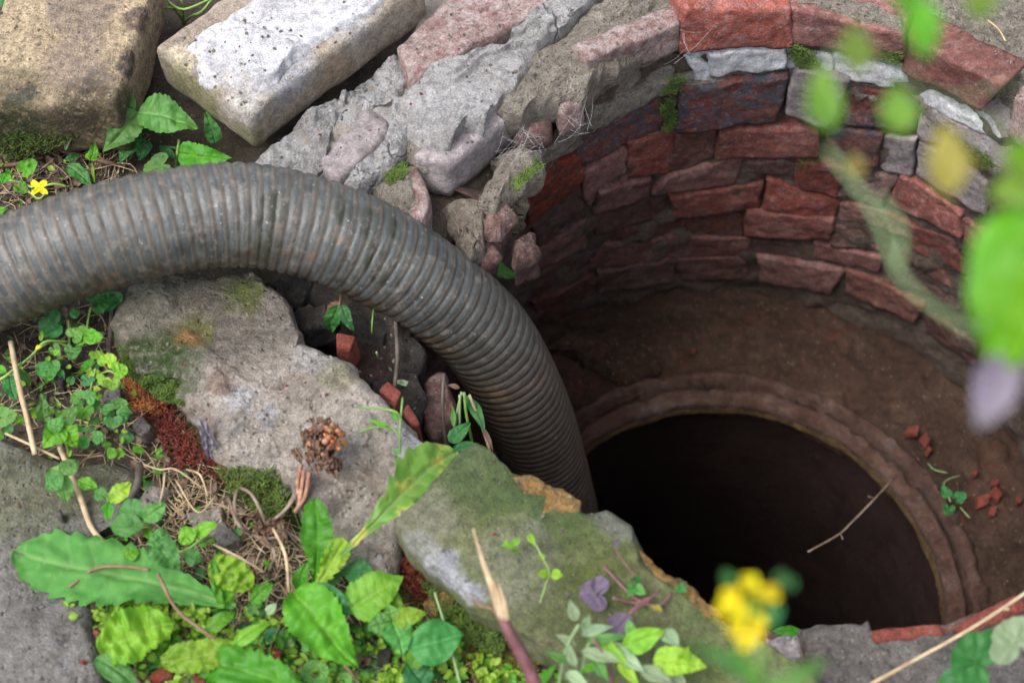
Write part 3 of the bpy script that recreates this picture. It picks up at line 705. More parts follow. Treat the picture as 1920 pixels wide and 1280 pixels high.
pad('sandy buff mortar ledge beside the first red wall bricks', [(940,190), (990,130), (1020,85), (1100,20), (1180,-50), (1330,-60), (1310,5), (1270,40), (1200,85), (1110,130), (1090,160), (1030,185), (960,205)],
    lambda x, y: .048, .04, 'mortar_buff', amp=.008, seed=4, ragged=.009, steps=.005)
pad('whitish crumbly mortar strip squeezed out from under the pale block', [(470,300), (540,238), (600,196), (680,140), (742,90), (756,140), (735,180), (690,196), (650,210), (610,262), (596,300), (560,312), (520,318)],
    lambda x, y: .022, .035, 'mortar_grey', amp=.009, seed=5, freq=30, ragged=.01, steps=.006)
pad('thick mortar roll along the near side of the smooth grey brick', [(640,345), (672,305), (720,262), (748,215), (738,170), (772,178), (772,228), (760,270), (720,312), (690,332), (665,352)],
    lambda x, y: .03, .03, 'mortar_grey', amp=.006, seed=6, freq=30, ragged=.006)
pad('sandy mortar bed between the grey sheet and the jutting brick', [(755,265), (800,262), (860,262), (880,226), (945,190), (915,225), (870,262), (835,300), (795,302), (762,290)],
    lambda x, y: .026, .025, 'mortar_buff', amp=.004, seed=7, freq=24)
pad('mossy rounded lump of mortar above the hose, left of the red brick end', [(672,345), (720,312), (760,296), (790,320), (800,350), (790,390), (768,400), (720,372)],
    lambda x, y: .016, .03, 'mortar_buff', amp=.008, seed=8, freq=24, edge=.02)
pad('rounded buff mortar lump under the jutting brick', [(905,330), (945,275), (985,252), (1015,270), (1012,305), (975,335), (935,375), (900,370)],
    lambda x, y: .004, .04, 'mortar_buff', amp=.007, seed=9, freq=20, edge=.02)
pad('crumbling earth and mortar on top of the far right rim', [(1620,15), (1660,-40), (1900,-60), (2050,100), (2060,250), (1960,240), (1900,160), (1850,120), (1780,70), (1700,50)],
    lambda x, y: .036, .03, 'mortar_buff', amp=.01, seed=10, freq=20, ragged=.012)
pad('white mortar cap on the first red wall brick', [(1292,16), (1318,-2), (1345,-24), (1484,-26), (1484,2), (1400,10), (1340,10)], lambda x, y: .063, .012, 'mortar_grey', amp=.003, edge=.006, seed=11, freq=40)
pad('pinkish mortar cap on the second red wall brick', [(1492,8), (1494,-26), (1560,-20), (1640,8), (1690,36), (1690,46), (1600,26), (1540,14)], lambda x, y: .063, .012, 'mortar_buff', amp=.003, edge=.006, seed=12, freq=40)
pad('earthy mortar slope between the jutting brick and the first dark wall bricks', [(806,384), (845,372), (880,345), (930,340), (968,325), (985,350), (960,372), (930,400), (905,450), (880,470), (850,420)],
    lambda x, y: -.022, .05, 'mortar', amp=.012, seed=14, freq=26, edge=.02, ragged=.01)
for k_, (out_, z_) in enumerate([([(905,385), (950,372), (965,400), (945,430), (915,425)], -.02), ([(880,440), (915,430), (935,470), (905,500), (880,480)], -.048), ([(960,440), (1000,430), (1010,470), (970,490)], -.048)]):
    pad('%s dark red brick fragment in the earthy slope behind the hose' % ('highest', 'lowest', 'rightmost')[k_], out_, z_, .05, 'brick_dirty', cat='brick fragment', name='brick_fragment', group='brick fragments in the earthy slope', amp=.008, seed=15 + k_, freq=30, ragged=.006, edge=.008)
# ------------------------------------------------------------------ two pale blocks, upper left
o = box_on('stone_block', P(290,88,.066), P(560,-110,.066), P(800,-36,.066), P(462,216,.066), .064, M['block_pale'], seed=41, res=.0055, rad=.010, amp=.003, freq=12, chip=.5)
tag(o, 'pale sand-lime block with whitish mortar skin on top, behind the hose', 'stone block')
pad('thin white mortar skin stuck on top of the pale block', [(345,82), (400,45), (470,-10), (560,-80), (780,-60), (700,12), (640,48), (560,90), (525,130), (470,158), (415,150), (380,125), (372,100)],
    lambda x, y: .0735, .010, 'skin', amp=.0025, seed=13, ragged=.007, batter=-.5, edge=.008, steps=.003)
o = box_on('stone_block', P(-70,200,.07), P(60,-130,.07), P(300,-90,.07), P(215,196,.07), .085, M['block_tan'], seed=42, res=.0055, rad=.008, amp=.006, freq=9, chip=.5)
tag(o, 'tan weathered block with dark streaks and a mossy front, in the upper left corner', 'stone block')
# ------------------------------------------------------------------ slabs, lower left
def zA(x, y): return .008 + fbm((x, y, 2), 5, 3) * .008
o = slab('concrete_slab', [(205,590), (235,530), (330,505), (470,495), (540,560), (565,610), (560,625), (640,665), (700,710), (760,770), (800,820), (862,850), (850,900), (760,1010), (740,1090), (640,1040), (560,960), (540,900), (470,880), (400,840), (370,770), (330,735), (330,705), (250,690), (222,650)],
         zA, .045, M['slab_grey'], amp=.009, freq=13, seed=21, rings=46, n=260, ragged=.007, edge=.016, steps=.006)
tag(o, 'long uneven light grey concrete slab under the bend of the hose, moss at its left edge', 'concrete slab')
def zB(x, y): return .06 + .05 * (x - .08) * 0 + fbm((x, y, 5), 5, 3) * .004
o = slab('concrete_slab', [(742,978), (800,920), (860,850), (888,828), (918,842), (945,872), (965,882), (1020,905), (1060,940), (1105,955), (1140,948), (1180,980), (1192,1010), (1200,1050), (1260,1090), (1330,1140), (1400,1180), (1480,1230), (1560,1300), (1560,1420), (1150,1420), (1060,1230), (1010,1200), (930,1150), (860,1110), (800,1050), (760,1010)],
         zB, .055, M['slab_moss'], amp=.0035, freq=12, seed=22, rings=46, n=280, ragged=.005, edge=.01)
tag(o, 'flat green-tinged concrete slab covering the near rim of the shaft, in front of the hose end', 'concrete slab')
def zC(x, y): return -.012 + fbm((x, y, 6), 6, 3) * .008
o = slab('concrete_slab', [(-160,840), (-20,820), (60,850), (120,860), (190,850), (250,880), (250,960), (190,990), (130,1010), (60,1010), (120,1080), (160,1110), (170,1180), (190,1240), (215,1330), (200,1420), (-200,1420)],
         zC, .04, M['slab_concrete'], amp=.008, freq=10, seed=23, rings=40, n=220, ragged=.006, edge=.015, steps=.005)
tag(o, 'rough bare grey concrete slab in the bottom left corner', 'concrete slab')
o = slab('brick_lump', [(955,884), (1000,880), (1050,905), (1095,940), (1088,965), (1020,968), (1022,930), (985,915)], .0665, .05, M['yellow_brick'], amp=.006, freq=40, seed=24, ragged=.005)
tag(o, 'ochre yellow broken brick showing along the hose side of the green-tinged slab', 'brick')
o = slab('brick_lump', [(1195,1020), (1230,1050), (1290,1095), (1360,1150), (1340,1170), (1270,1120), (1215,1080)], .060, .06, M['yellow_brick'], amp=.008, freq=40, seed=25, ragged=.006)
tag(o, 'ochre crumbling brick edge facing the hole, below the rounded slab corner', 'brick')
o = slab('rim_stone', [(1505,1178), (1545,1163), (1628,1164), (1640,1190), (1700,1240), (1730,1330), (1560,1330), (1530,1240), (1512,1210)], .02, .07, M['rim_stone'], amp=.009, freq=24, seed=26, ragged=.006)
tag(o, 'knobbly grey mortar stone on the near rim right of the yellow flowers', 'stone')
o = slab('rim_stone', [(1625,1200), (1700,1184), (1780,1180), (1850,1160), (1905,1128), (2100,1040), (2200,1400), (1720,1400), (1660,1270)], .012, .08, M['rim_stone'], amp=.009, freq=18, seed=27, ragged=.008, rings=34, n=200)
tag(o, 'dark earthy stone surface along the near rim in the bottom right corner', 'stone')
for k, (quad, z) in enumerate([(q(1630,1184, 1770,1172, 1780,1200, 1640,1210), .016), (q(1790,1176, 1900,1112, 1930,1140, 1810,1200), .018)]):
    rim_brick(('short red brick edge peeping out along the near rim' if k == 0 else 'slanting red brick edge on the near rim under the dry twig'), quad, z, .06, 'orange_brick', seed=60 + k, group=None, rad=.004)
o = slab('rim_stone', [(1340,1172), (1420,1180), (1500,1185), (1515,1230), (1480,1290), (1380,1260)], .0, .06, M['brick_purple'], amp=.008, freq=24, seed=28)
tag(o, 'purplish broken brick surface half hidden behind the yellow flowers', 'brick')
# rubble in the gap between slab and hose
def lump(label, px, py, z, rx, ry, h, mat, name='rubble', cat='rubble', seed=0, rot=0, group='wet rubble in the gap beside the hose'):
    out = []
    m_ = 6 + seed % 3; rq = random.Random(seed)
    for k in range(m_):
        a = 2 * math.pi * (k + rq.uniform(-.3, .3)) / m_; r = rq.uniform(.75, 1.25)
        x, y = math.cos(a) * rx * r, math.sin(a) * ry * r; out.append((px + x * math.cos(rot) - y * math.sin(rot), py + x * math.sin(rot) + y * math.cos(rot)))
    if 'chip' in name or 'piece' in name or name == 'stone':
        rq = random.Random(seed * 7 + 1); cs = []
        for sx, sy in ((-1, -1), (1, -1), (1, 1), (-1, 1)):
            x, y = sx * rx * rq.uniform(.45, 1.15), sy * ry * rq.uniform(.45, 1.15); cs.append(P(px + x * math.cos(rot) - y * math.sin(rot), py + x * math.sin(rot) + y * math.cos(rot), z + rq.uniform(-.1, .1) * rx / 1200))
        e = (cs[1] - cs[0]).length
        o = block(name, cs, [v - Vector((rq.uniform(-.2, .2) * e, rq.uniform(-.2, .2) * e, h)) for v in cs], M[mat], res=max(.0018, e / 9), rad=e * .09, amp=e * .07, freq=.6 / e, chip=.8, seed=seed)
    else:
        o = slab(name, out, z, h, M[mat], amp=.007, freq=34, seed=seed, rings=14, n=60, edge=.004, ragged=.005, batter=.1)
    o.name = name
    return tag(o, label, cat, group)
lump('dark wet lump of rubble directly under the hose bend', 540, 530, -.03, 42, 30, .05, 'wet_rubble', seed=1)
lump('dark rounded stone left of the dark leaves in the gap', 580, 590, -.035, 34, 26, .05, 'wet_rubble', seed=2)
lump('wet grey lump behind the dark leaves in the gap', 690, 600, -.05, 44, 34, .04, 'wet_rubble', seed=3)
lump('dark wet stone in the gap, right of the root', 762, 660, -.07, 36, 40, .05, 'wet_rubble', seed=4)
lump('wet dark block leaning down towards the hole', 745, 730, -.07, 48, 44, .05, 'wet_rubble', seed=5)
lump('dark lump beside the hose, lowest in the gap', 820, 760, -.09, 28, 60, .05, 'brick_dirty', seed=6)
lump('bright orange red brick piece under the dark leaves', 648, 640, -.03, 26, 20, .04, 'orange_brick', cat='brick piece', name='brick_piece', seed=7, rot=.3)
lump('bright red brick piece at the slab edge', 728, 730, -.012, 28, 13, .04, 'orange_brick', cat='brick piece', name='brick_piece', seed=8, rot=.75)
lump('narrow red brick piece lower along the slab edge', 768, 776, -.014, 26, 11, .04, 'orange_brick', cat='brick piece', name='brick_piece', seed=9, rot=.9)
# small stones on the soil
for k, (px, py, r, m, d) in enumerate([(215,740,22,'rim_stone','small grey stone among the lobed leaves'), (262,800,24,'rim_stone','dark grey stone left of the red moss'), (285,930,34,'slab_grey','greenish grey stone among straw'), (395,975,40,'slab_grey','flat grey stone below the fluffy roots'),
        (420,1000,26,'rim_stone','dark corner stone left of the withered plant'), (110,690,26,'wet_rubble','dark stone under the lobed leaves at the left'), (510,890,14,'rim_stone','pebble beside the olive moss'), (530,925,12,'slab_concrete','whitish pebble below the olive moss'),
        (465,1085,24,'orange_brick','flat orange brick chip among the dandelion leaves'), (155,1238,7,'orange_brick','small orange chip on the bare grey slab'), (180,1185,6,'orange_brick','tiny orange chip higher on the bare grey slab'),
        (515,1225,20,'brick_bright','red brown brick bit in the undergrowth'), (300,1265,22,'brick_bright','brick bit at the bottom edge'), (370,1270,16,'orange_brick','orange bit at the bottom edge'), (720,1230,20,'wet_rubble','dark stone in the undergrowth'), (820,1130,30,'yellow_brick','ochre brick lump under the mossy slab edge'), (700,1045,24,'mortar_grey','whitish mortar bit at the slab corner'), (110,960,9,'rim_stone','small dark pebble on the bare slab')]):
    lump(d, px, py, {'slab_concrete': .0, 'rim_stone': -.008}.get(m, -.012) + (.012 if 'slab' in d else 0), r, r * .75, .03, m, name='stone' if 'brick' not in d and 'chip' not in d and 'bit' not in d else 'brick_chip', cat='stone' if 'brick' not in d and 'chip' not in d and 'bit' not in d else 'brick chip', seed=20 + k, rot=k, group=None)
# broken step in the shaft floor near the ring, and orange chips on the floor at the right
o = slab('mortar_step', [(1010,650), (1080,655), (1128,688), (1172,712), (1230,690), (1240,672), (1180,640), (1060,620)], -.600, .03, M['shaft_floor'], amp=.005, seed=50, ragged=.006); tag(o, 'broken mortar step on the shaft floor beside the ring', 'mortar')
print('TOPZ', on_shaft(1380,20).z, on_shaft(1600,45).z, on_shaft(1200,80).z)
for k, (px, py, r) in enumerate([(1712,805,13), (1735,822,12), (1742,842,7), (1845,935,16), (1868,925,14), (1862,955,9), (1868,902,8), (1830,885,6), (1912,936,6), (1560,800,5), (1300,655,5)]):
    lump(['largest of the upper trio of orange chips on the shaft floor', 'middle one of the upper trio of orange chips on the shaft floor', 'lowest and smallest of the upper trio of orange chips', 'leftmost big orange chip of the cluster near the right edge', 'big orange chip in the middle of the cluster near the right edge', 'orange chip hanging lowest in the cluster near the right edge', 'small orange chip on top of the cluster near the right edge', 'tiny orange chip left of the cluster near the right edge', 'orange chip nearest the right edge of the picture', 'lone tiny orange speck on the shaft floor above the ring', 'lone orange speck below the left wall courses'][k], px, py, -.608, r, r * .8, .012, 'orange_brick', name='brick_chip', cat='brick chip', seed=70 + k, rot=k, group='orange chips on the shaft floor')

# ------------------------------------------------------------------ the hose
def build_hose():
    root = thing('suction_hose', 'thick ribbed grey suction hose bending over the rim down into the manhole', 'hose', tuple(D(0, 512, 1.43)))
    cp = [(-420,700,1.45), (-190,600,1.44), (0,512,1.43), (225,436,1.44), (450,403,1.47), (640,446,1.50), (790,530,1.55), (905,625,1.62), (972,735,1.71), (1012,835,1.82), (1040,930,1.93), (1062,1010,2.06), (1075,1080,2.25), (1080,1130,2.5)]
    W0 = D(*cp[0]); W0.z = .03
    c = path([W0 + Vector((-.9, -.30, -.005)), W0 + Vector((-.45, -.19, 0)), W0] + [D(*p) for p in cp[1:]], 60)
    L = [0.]
    for a, b in zip(c, c[1:]): L.append(L[-1] + (b - a).length)
    pitch = .0124; sub = 10; n = 72; rad = .0525
    m = int(L[-1] / (pitch / sub)); V = []; Fc = []; un = []; dp = []; stn = []; i = 0; ctr = []
    for k in range(m):
        s = k * pitch / sub
        while L[i + 1] < s: i += 1
        t = (s - L[i]) / (L[i + 1] - L[i]); ctr.append(c[i].lerp(c[i + 1], t))
    stains = [(515, 410, .012, .03), (500, 455, .011, .02), (690, 400, .01, .03), (640, 375, .008, .02), (700, 470, .012, .012), (735, 395, .006, .02), (705, 440, .006, .02)]
    SP = []
    for px, py, a, b in stains: SP.append((D(px, py, 1.44), a, b))
    for k, p in enumerate(ctr):
        s = k * pitch / sub
        tg = (ctr[min(k + 3, m - 1)] - ctr[max(k - 3, 0)]).normalized()
        side = tg.cross(Vector((0, 0, 1)))
        side = side.normalized() if side.length > .15 else Vector((-1, 0, 0))
        if k == 0: pu = None
        u = side.cross(tg).normalized()
        if k and u.dot(prevu) < 0: u = -u; side = -side
        prevu = u
        for j in range(n):
            th = 2 * math.pi * j / n
            ph = (s / pitch + th / (2 * math.pi)) % 1.0
            # broad rounded convolution with a narrow crisp groove
            h = math.sin(math.pi * min(1, ph / .8)) ** .45 if ph < .8 else 0
            r = rad + .0018 * h + .0006 * noise.noise(p * 30) 
            d = side * math.cos(th) + u * math.sin(th); q = p + d * r
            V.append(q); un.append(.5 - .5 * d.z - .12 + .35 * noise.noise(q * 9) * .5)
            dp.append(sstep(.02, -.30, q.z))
            st = 0
            for sp, a, b in SP:
                v = q - sp; dist = math.hypot(v.x / a, v.y / b) + .5 * noise.noise(q * 60)
                if d.z > -.1: st = max(st, sstep(1.1, .7, dist))
            stn.append(st)
    wall = []; rib = []
    for k in range(m - 1):
        for j in range(n):
            a = k * n + j; b = k * n + (j + 1) % n
            ph = ((k + .5) / sub + (j + .5) / n) % 1.0
            (rib if .42 < ph < .92 else wall).append((a, b, b + n, a + n))
    for nm, fs, mt in (('hose_wall', wall, 'hose_wall'), ('spiral_rib', rib, 'hose_rib')):
        ids = sorted({i for f in fs for i in f}); mp = {o: i for i, o in enumerate(ids)}
        link_mesh(nm, [V[i] for i in ids], [tuple(mp[i] for i in f) for f in fs], M[mt], root,
                  attrs={'under': [un[i] for i in ids], 'deep': [dp[i] for i in ids], 'stain': [stn[i] for i in ids]})
build_hose()
# ------------------------------------------------------------------ leaves and stems
def leaf_geo(kind, B, T, W, curl=.1, fold=.15, wr=.03, seed=0, up=None, lowres=False):
    B, T = Vector(B), Vector(T); Lv = T - B; L = Lv.length; y = Lv.normalized()
    up = up or (Vector((0, 0, 1)) * .6 + (CAM - B).normalized() * .6)
    rs = random.Random(seed); up = up + Vector((rs.uniform(-.25, .25), rs.uniform(-.25, .25), 0))
    x = y.cross(up).normalized(); z = x.cross(y)
    V = []; Fc = []; ve = []
    if kind == 'lobed':
        nph, nr = 44, 6; cx = .55
        V.append(B + y * L * cx); ve.append(.8)
        for r in range(1, nr + 1):
            for k in range(nph):
                a = 2 * math.pi * k / nph; lob = abs(math.cos(a * 1.5)) ** .55
                rad = (.66 + .3 * lob + .05 * abs(math.sin(a * 9 + seed)))
                rad *= 1 - .5 * math.exp(-((a - math.pi) / .35) ** 2)
                u = r / nr * rad; py = cx + math.cos(a) * u * (1 - cx) * 1.08; pxx = math.sin(a) * u * W / 2 / L * 1.15
                vein = math.exp(-((math.sin(a * 3 / 1.0)) / .22) ** 2) * (1 - .5 * r / nr)
                zz = L * (fold * abs(pxx) * 1.0 - curl * (py ** 2) + wr * noise.noise(Vector((pxx * 6, py * 6, seed))) * 2 - .03 * vein + .05 * (u ** 2))
                V.append(B + y * py * L + x * pxx * L + z * zz); ve.append(vein)
        for k in range(nph): Fc.append((0, 1 + k, 1 + (k + 1) % nph))
        for r in range(nr - 1):
            for k in range(nph):
                a = 1 + r * nph + k; b = 1 + r * nph + (k + 1) % nph; Fc.append((a, a + nph, b + nph, b))
        return V, Fc, ve
    P_ = dict(nettle=(44, .75, 11, .13, 7), dandelion=(64, 1, 8, .32, 9), oval=(20, .8, 0, 0, 6), round=(20, .5, 0, 0, 5), lance=(18, 1, 0, 0, 4), toothy=(72, .8, 13, .2, 9), crinkle=(60, .6, 12, .13, 9), drop=(18, .8, 0, 0, 4))[kind]
    nt, _, teeth, ta, nvn = P_
    nv_ = 14
    if lowres: nt, nv_ = 8, 2
    for i in range(nt + 1):
        t = i / nt
        if kind == 'nettle': w = math.sin(math.pi * min(1, t ** .6)) ** .75 * (1 - .12 * t)
        elif kind == 'dandelion': w = (.1 + .9 * sstep(.05, .75, t)) * math.sqrt(max(0, 1 - max(0, (t - .72) / .28) ** 2))
        elif kind == 'toothy': w = (.14 + .86 * sstep(.0, .6, t)) * math.sqrt(max(0, 1 - max(0, (t - .6) / .4) ** 2.2))
        elif kind == 'oval': w = math.sin(math.pi * t ** .8) ** .8
        elif kind == 'crinkle': w = math.sin(math.pi * t ** .9) ** .5
        elif kind == 'drop': w = math.sin(math.pi * t ** 1.3) ** .8
        elif kind == 'lance': w = math.sin(math.pi * t ** .7) ** 1.0
        else: w = math.sqrt(max(0, 1 - (2 * t - 1) ** 2))
        if teeth and not lowres:
            sw = (t * teeth + .2 * noise.noise(Vector((t * 9, seed, 0)))) % 1
            if kind in ('dandelion', 'toothy', 'crinkle'): w *= 1 - ta * (1 - sw) * (1 if kind != 'dandelion' else (1.25 - t) * 1.2)
            else: w *= 1 - ta * sw
        w *= 1 + .1 * noise.noise(Vector((t * 4, seed * 1.7, 0)))
        w = max(w, .02)
        bend = curl * L * (math.sin(math.pi * t) * .6 - t * t * .0)
        sx = .06 * L * math.sin(t * 3 + seed) * t
        for j in range(nv_ + 1):
            v = j / nv_ * 2 - 1; xx = v * w * W / 2
            ph = (t * nvn - abs(v) * .9 * w) % 1
            vein = max(math.exp(-(v * w / .06) ** 2), .5 * math.exp(-((ph - .5) / .1) ** 2) * (1 - abs(v) * .5))
            zz = fold * abs(xx) + bend + W * wr * (noise.noise(Vector((xx / W * 5, t * 7, seed))) * 1.6 - .5 * vein) + (W * .09 * noise.noise(Vector((t * 12, v * 2, seed))) * abs(v) if kind in ('dandelion', 'crinkle', 'toothy') else 0)
            zz += W * .07 * math.sin(t * (9 + seed % 5) + seed + (2 if v > 0 else 0)) * v * v
            V.append(B + y * t * L + x * (xx + sx) + z * zz); ve.append(vein)
    for i in range(nt):
        for j in range(nv_):
            a = i * (nv_ + 1) + j; Fc.append((a, a + 1, a + nv_ + 2, a + nv_ + 1))
    return V, Fc, ve
SC = 1.5 / F
lc = [0]
def zt(px, py, h):                                  # a point h above the terrain
    p = P(px, py, 0)
    for _ in range(2): p = P(px, py, terrain_z(p.x, p.y) + h)
    return p
def leaf(root, kind, bx, by, tx, ty, w, mat, hb=.03, ht=.04, curl=.12, fold=.2, wr=.05, absz=False, name='leaf', label=None, depth=None, up=None):
    lc[0] += 1
    if depth: B, T = D(bx, by, depth[0]), D(tx, ty, depth[1]); W = w * (depth[0] + depth[1]) / 2 / F
    elif absz: B, T = P(bx, by, hb), P(tx, ty, ht); W = w * SC * .93
    else:
        hb += .012; ht += .012
        B, T = zt(bx, by, hb), zt(tx, ty, ht); W = w * SC * .93
    V, Fc, ve = leaf_geo(kind, B, T, W, curl, fold, wr, lc[0], up)
    o = link_mesh(name, V, Fc, M[mat], root, attrs={'vein': ve})
    if label: o['label'] = label
    return o
def stem(root, pts, r, mat='stem_green', absz=False, name='stem', depth=False):
    r = r * .33 if depth else r
    pp = [D(*p) if depth else (P(*p) if absz else zt(*p)) for p in pts]
    return tube(name, pp, r, M[mat], root, 7, 5, .12, lc[0])
def plant(label, x, y, name='weed', cat='weed', group='weeds among the rubble', z=None):
    p = P(x, y, z) if z is not None else zt(x, y, 0)
    return thing(name, label, cat, tuple(p), group)
# toothed nettle-like seedling between the two blocks
t = plant('seedling with large toothed leaves between the tan block and the pale block', 262, 285)
stem(t, [(262,285,0), (262,240,.03), (252,208,.05)], .0022)
for a in [('nettle',262,256,222,304,52,'leaf_dark',.01,.005), ('nettle',275,262,258,300,40,'leaf_dark',.01,.005), ('nettle',250,207,199,172,52,'leaf',.055,.05), ('nettle',262,212,196,286,74,'leaf',.055,.04), ('nettle',258,211,372,234,96,'leaf',.058,.045)]: leaf(t, *a)
t = plant('bright toothed leaves crowding the top edge of the hose below the pale block', 335, 310)
stem(t, [(330,315,0), (332,290,.02), (336,262,.03)], .0018, 'stem_lime'); stem(t, [(300,276,.01), (330,278,.015), (340,290,.015)], .0018)
for a in [('lobed',330,300,268,320,46,'leaf',.02,.01), ('nettle',335,288,434,300,62,'leaf_bright',.03,.03), ('nettle',404,268,389,207,38,'leaf_dull',.02,.05), ('oval',300,275,330,300,18,'leaf_dark',.01,.01)]: leaf(t, *a)
t = plant('small plant with a yellow four petalled flower above the hose at the left edge', 10, 340)
stem(t, [(-20,335,.01), (30,340,.03), (62,352,.045)], .0012, 'stem_lime'); stem(t, [(75,352,.045), (100,345,.045), (125,350,.04)], .0014, 'stem_lime'); stem(t, [(40,345,.04), (70,372,.04), (86,362,.045)], .001, 'stem_lime')
for a in [('lobed',32,330,66,302,34,'leaf_bright',.03,.04), ('lobed',28,342,48,360,26,'leaf_bright',.03,.03), ('oval',15,325,5,345,22,'leaf_bright',.03,.03), ('oval',20,335,12,315,14,'leaf_bright',.02,.03), ('oval',-12,404,14,392,22,'leaf_bright',.02,.03), ('oval',40,376,36,388,8,'leaf_bright',.02,.03)]: leaf(t, *a)
for dx, dy in ((-13, -11), (11, -12), (-11, 12), (13, 11)): leaf(t, 'round', 74, 352, 74 + dx * 1.15, 352 + dy * 1.15, 14, 'petal', .048, .05, name='petal', curl=.05, wr=.02)
t = plant('greenish brown fallen stem with small leaves in front of the tan block', 150, 295)
stem(t, [(98,252,.03), (112,278,.02), (160,294,.01), (214,308,.01)], .0032, 'stem_brown'); stem(t, [(-20,312,.01), (30,308,.01), (70,296,.01)], .0028, 'stem_brown')
for a in [('oval',170,300,180,268,20,'leaf_bright',.02,.03), ('round',160,290,182,300,18,'leaf_bright',.02,.02), ('oval',122,300,150,292,16,'leaf_teal',.01,.01), ('lance',122,282,134,258,8,'leaf_silver',.02,.04), ('oval',124,310,176,346,34,'leaf',.01,.005), ('lance',172,308,180,345,6,'leaf_lime',.02,.005)]: leaf(t, *a)
t = plant('cluster of dark green leaves in the top left corner', 20, 70)
for a in [('oval',60,10,10,80,55,'leaf_dark',.06,.04), ('oval',50,60,-5,50,50,'leaf_dark',.05,.05), ('nettle',20,-10,5,22,40,'leaf_teal',.07,.07), ('oval',60,-15,25,30,36,'leaf_bright',.06,.06), ('oval',40,15,52,32,12,'leaf_lime',.08,.08), ('oval',35,80,-5,90,44,'leaf_dark',.03,.03), ('lance',-10,60,14,126,9,'leaf_bright',.05,.0), ('oval',60,-20,70,15,24,'leaf_dark',.04,.04), ('oval',30,60,25,110,30,'leaf_dark',.02,.01)]: leaf(t, *a)
t = plant('thin curling green shoots behind the gap between the two blocks', 345, 40)
for pts in ([(345,45,0), (335,25,.03), (318,15,.045), (303,20,.04), (298,58,.02)], [(345,45,0), (342,10,.05), (335,-12,.06)], [(344,42,.0), (325,12,.05), (315,3,.06), (345,18,.06), (400,-4,.06)], [(346,42,0), (360,30,.03), (378,22,.04), (398,-2,.05)]): stem(t, pts, .0015, 'stem_lime')
# lobed celandine leaves under the hose at the left
t = plant('celandine with dark lobed leaves and yellow buds just under the hose at the left', 130, 650)
for pts in ([(130,700,0), (130,650,.02), (128,600,.04)], [(160,640,.02), (165,600,.03), (170,575,.04)], [(130,650,.02), (100,640,.03), (75,650,.04)], [(20,700,.02), (60,665,.03), (85,640,.04), (128,640,.03)]): stem(t, pts, .0013, 'stem_lime')
for a in [('lobed',128,600,72,618,56,'leaf_teal',.04,.035), ('lobed',160,580,208,550,56,'leaf_dark',.035,.04), ('lobed',175,572,228,556,38,'leaf_dark',.03,.04), ('oval',130,592,150,582,22,'leaf_teal',.04,.04), ('lobed',262,556,272,528,26,'leaf_teal',.03,.04),
          ('lobed',128,640,152,618,34,'leaf',.04,.045), ('lobed',140,630,172,628,36,'leaf_bright',.04,.045), ('lobed',155,630,190,632,28,'leaf_bright',.045,.045), ('lobed',140,640,135,672,32,'leaf',.03,.03), ('oval',110,690,66,700,34,'leaf_dull',.02,.02), ('lobed',90,670,92,710,44,'leaf_dull',.02,.02),
          ('oval',75,640,80,620,8,'leaf_lime',.045,.05), ('oval',75,648,66,654,8,'petal',.045,.045), ('oval',100,665,112,655,10,'leaf_lime',.04,.045), ('lobed',95,645,110,665,22,'leaf',.03,.03), ('oval',112,690,120,715,14,'leaf_dark',.02,.01)]: leaf(t, *a)
t = plant('lime green lobed leaf cluster left of the mossy edge of the grey slab', 180, 740)
for pts in ([(170,745,0), (172,720,.02), (180,690,.035)], [(190,790,0), (192,770,.03)], [(150,800,0), (156,765,.03)], [(190,700,.03), (205,695,.04), (215,700,.04)]): stem(t, pts, .0012, 'stem_lime')
for a in [('lobed',195,690,212,665,34,'leaf_lime',.045,.05), ('lobed',175,680,192,662,34,'leaf_lime',.045,.05), ('lobed',205,700,238,690,34,'leaf_lime',.05,.05), ('lobed',205,705,212,730,30,'leaf_lime',.05,.045), ('lobed',200,700,190,722,30,'leaf_lime',.045,.04), ('lobed',175,690,155,680,28,'leaf_bright',.04,.04), ('lobed',170,700,160,722,26,'leaf_dark',.03,.03), ('round',135,705,130,722,16,'leaf_dark',.02,.02),
          ('lobed',156,755,138,735,32,'leaf',.035,.04), ('lobed',156,755,175,736,32,'leaf',.035,.04), ('lobed',156,755,158,785,36,'leaf_bright',.035,.03), ('oval',170,770,186,750,22,'leaf',.03,.03), ('lobed',215,775,232,748,32,'leaf',.04,.04), ('lobed',212,775,194,760,28,'leaf',.04,.04), ('lobed',212,775,212,802,34,'leaf',.04,.035), ('lobed',210,775,236,788,30,'leaf',.04,.035), ('oval',188,785,165,795,16,'leaf',.02,.02)]: leaf(t, *a)
t = plant('toothed green leaves on the bare slab edge left of the straw', 105, 830)
stem(t, [(130,860,0), (125,830,.03), (110,800,.05)], .0016, 'stem_lime')
for a in [('nettle',84,790,74,738,28,'leaf',.03,.05), ('lobed',110,800,140,765,30,'leaf',.04,.05), ('nettle',120,800,78,838,48,'leaf_bright',.045,.04), ('nettle',118,798,142,840,44,'leaf_bright',.045,.03), ('nettle',118,800,86,790,32,'leaf',.05,.05), ('lobed',152,815,160,840,24,'leaf_dull',.03,.02), ('lobed',150,815,145,800,22,'leaf_dull',.03,.03), ('round',172,822,196,818,26,'leaf',.03,.03)]: leaf(t, *a)
t = plant('leaves cut off by the left edge beside the thick dry stalk', 10, 740)
for a in [('nettle',18,705,28,752,34,'leaf_teal',.03,.02), ('lobed',-12,785,28,778,36,'leaf',.03,.04), ('oval',-8,690,12,700,20,'leaf_bright',.04,.04), ('oval',30,690,58,718,18,'leaf_dull',.03,.01), ('round',-10,820,6,812,22,'leaf_bright',.02,.02)]: leaf(t, *a)
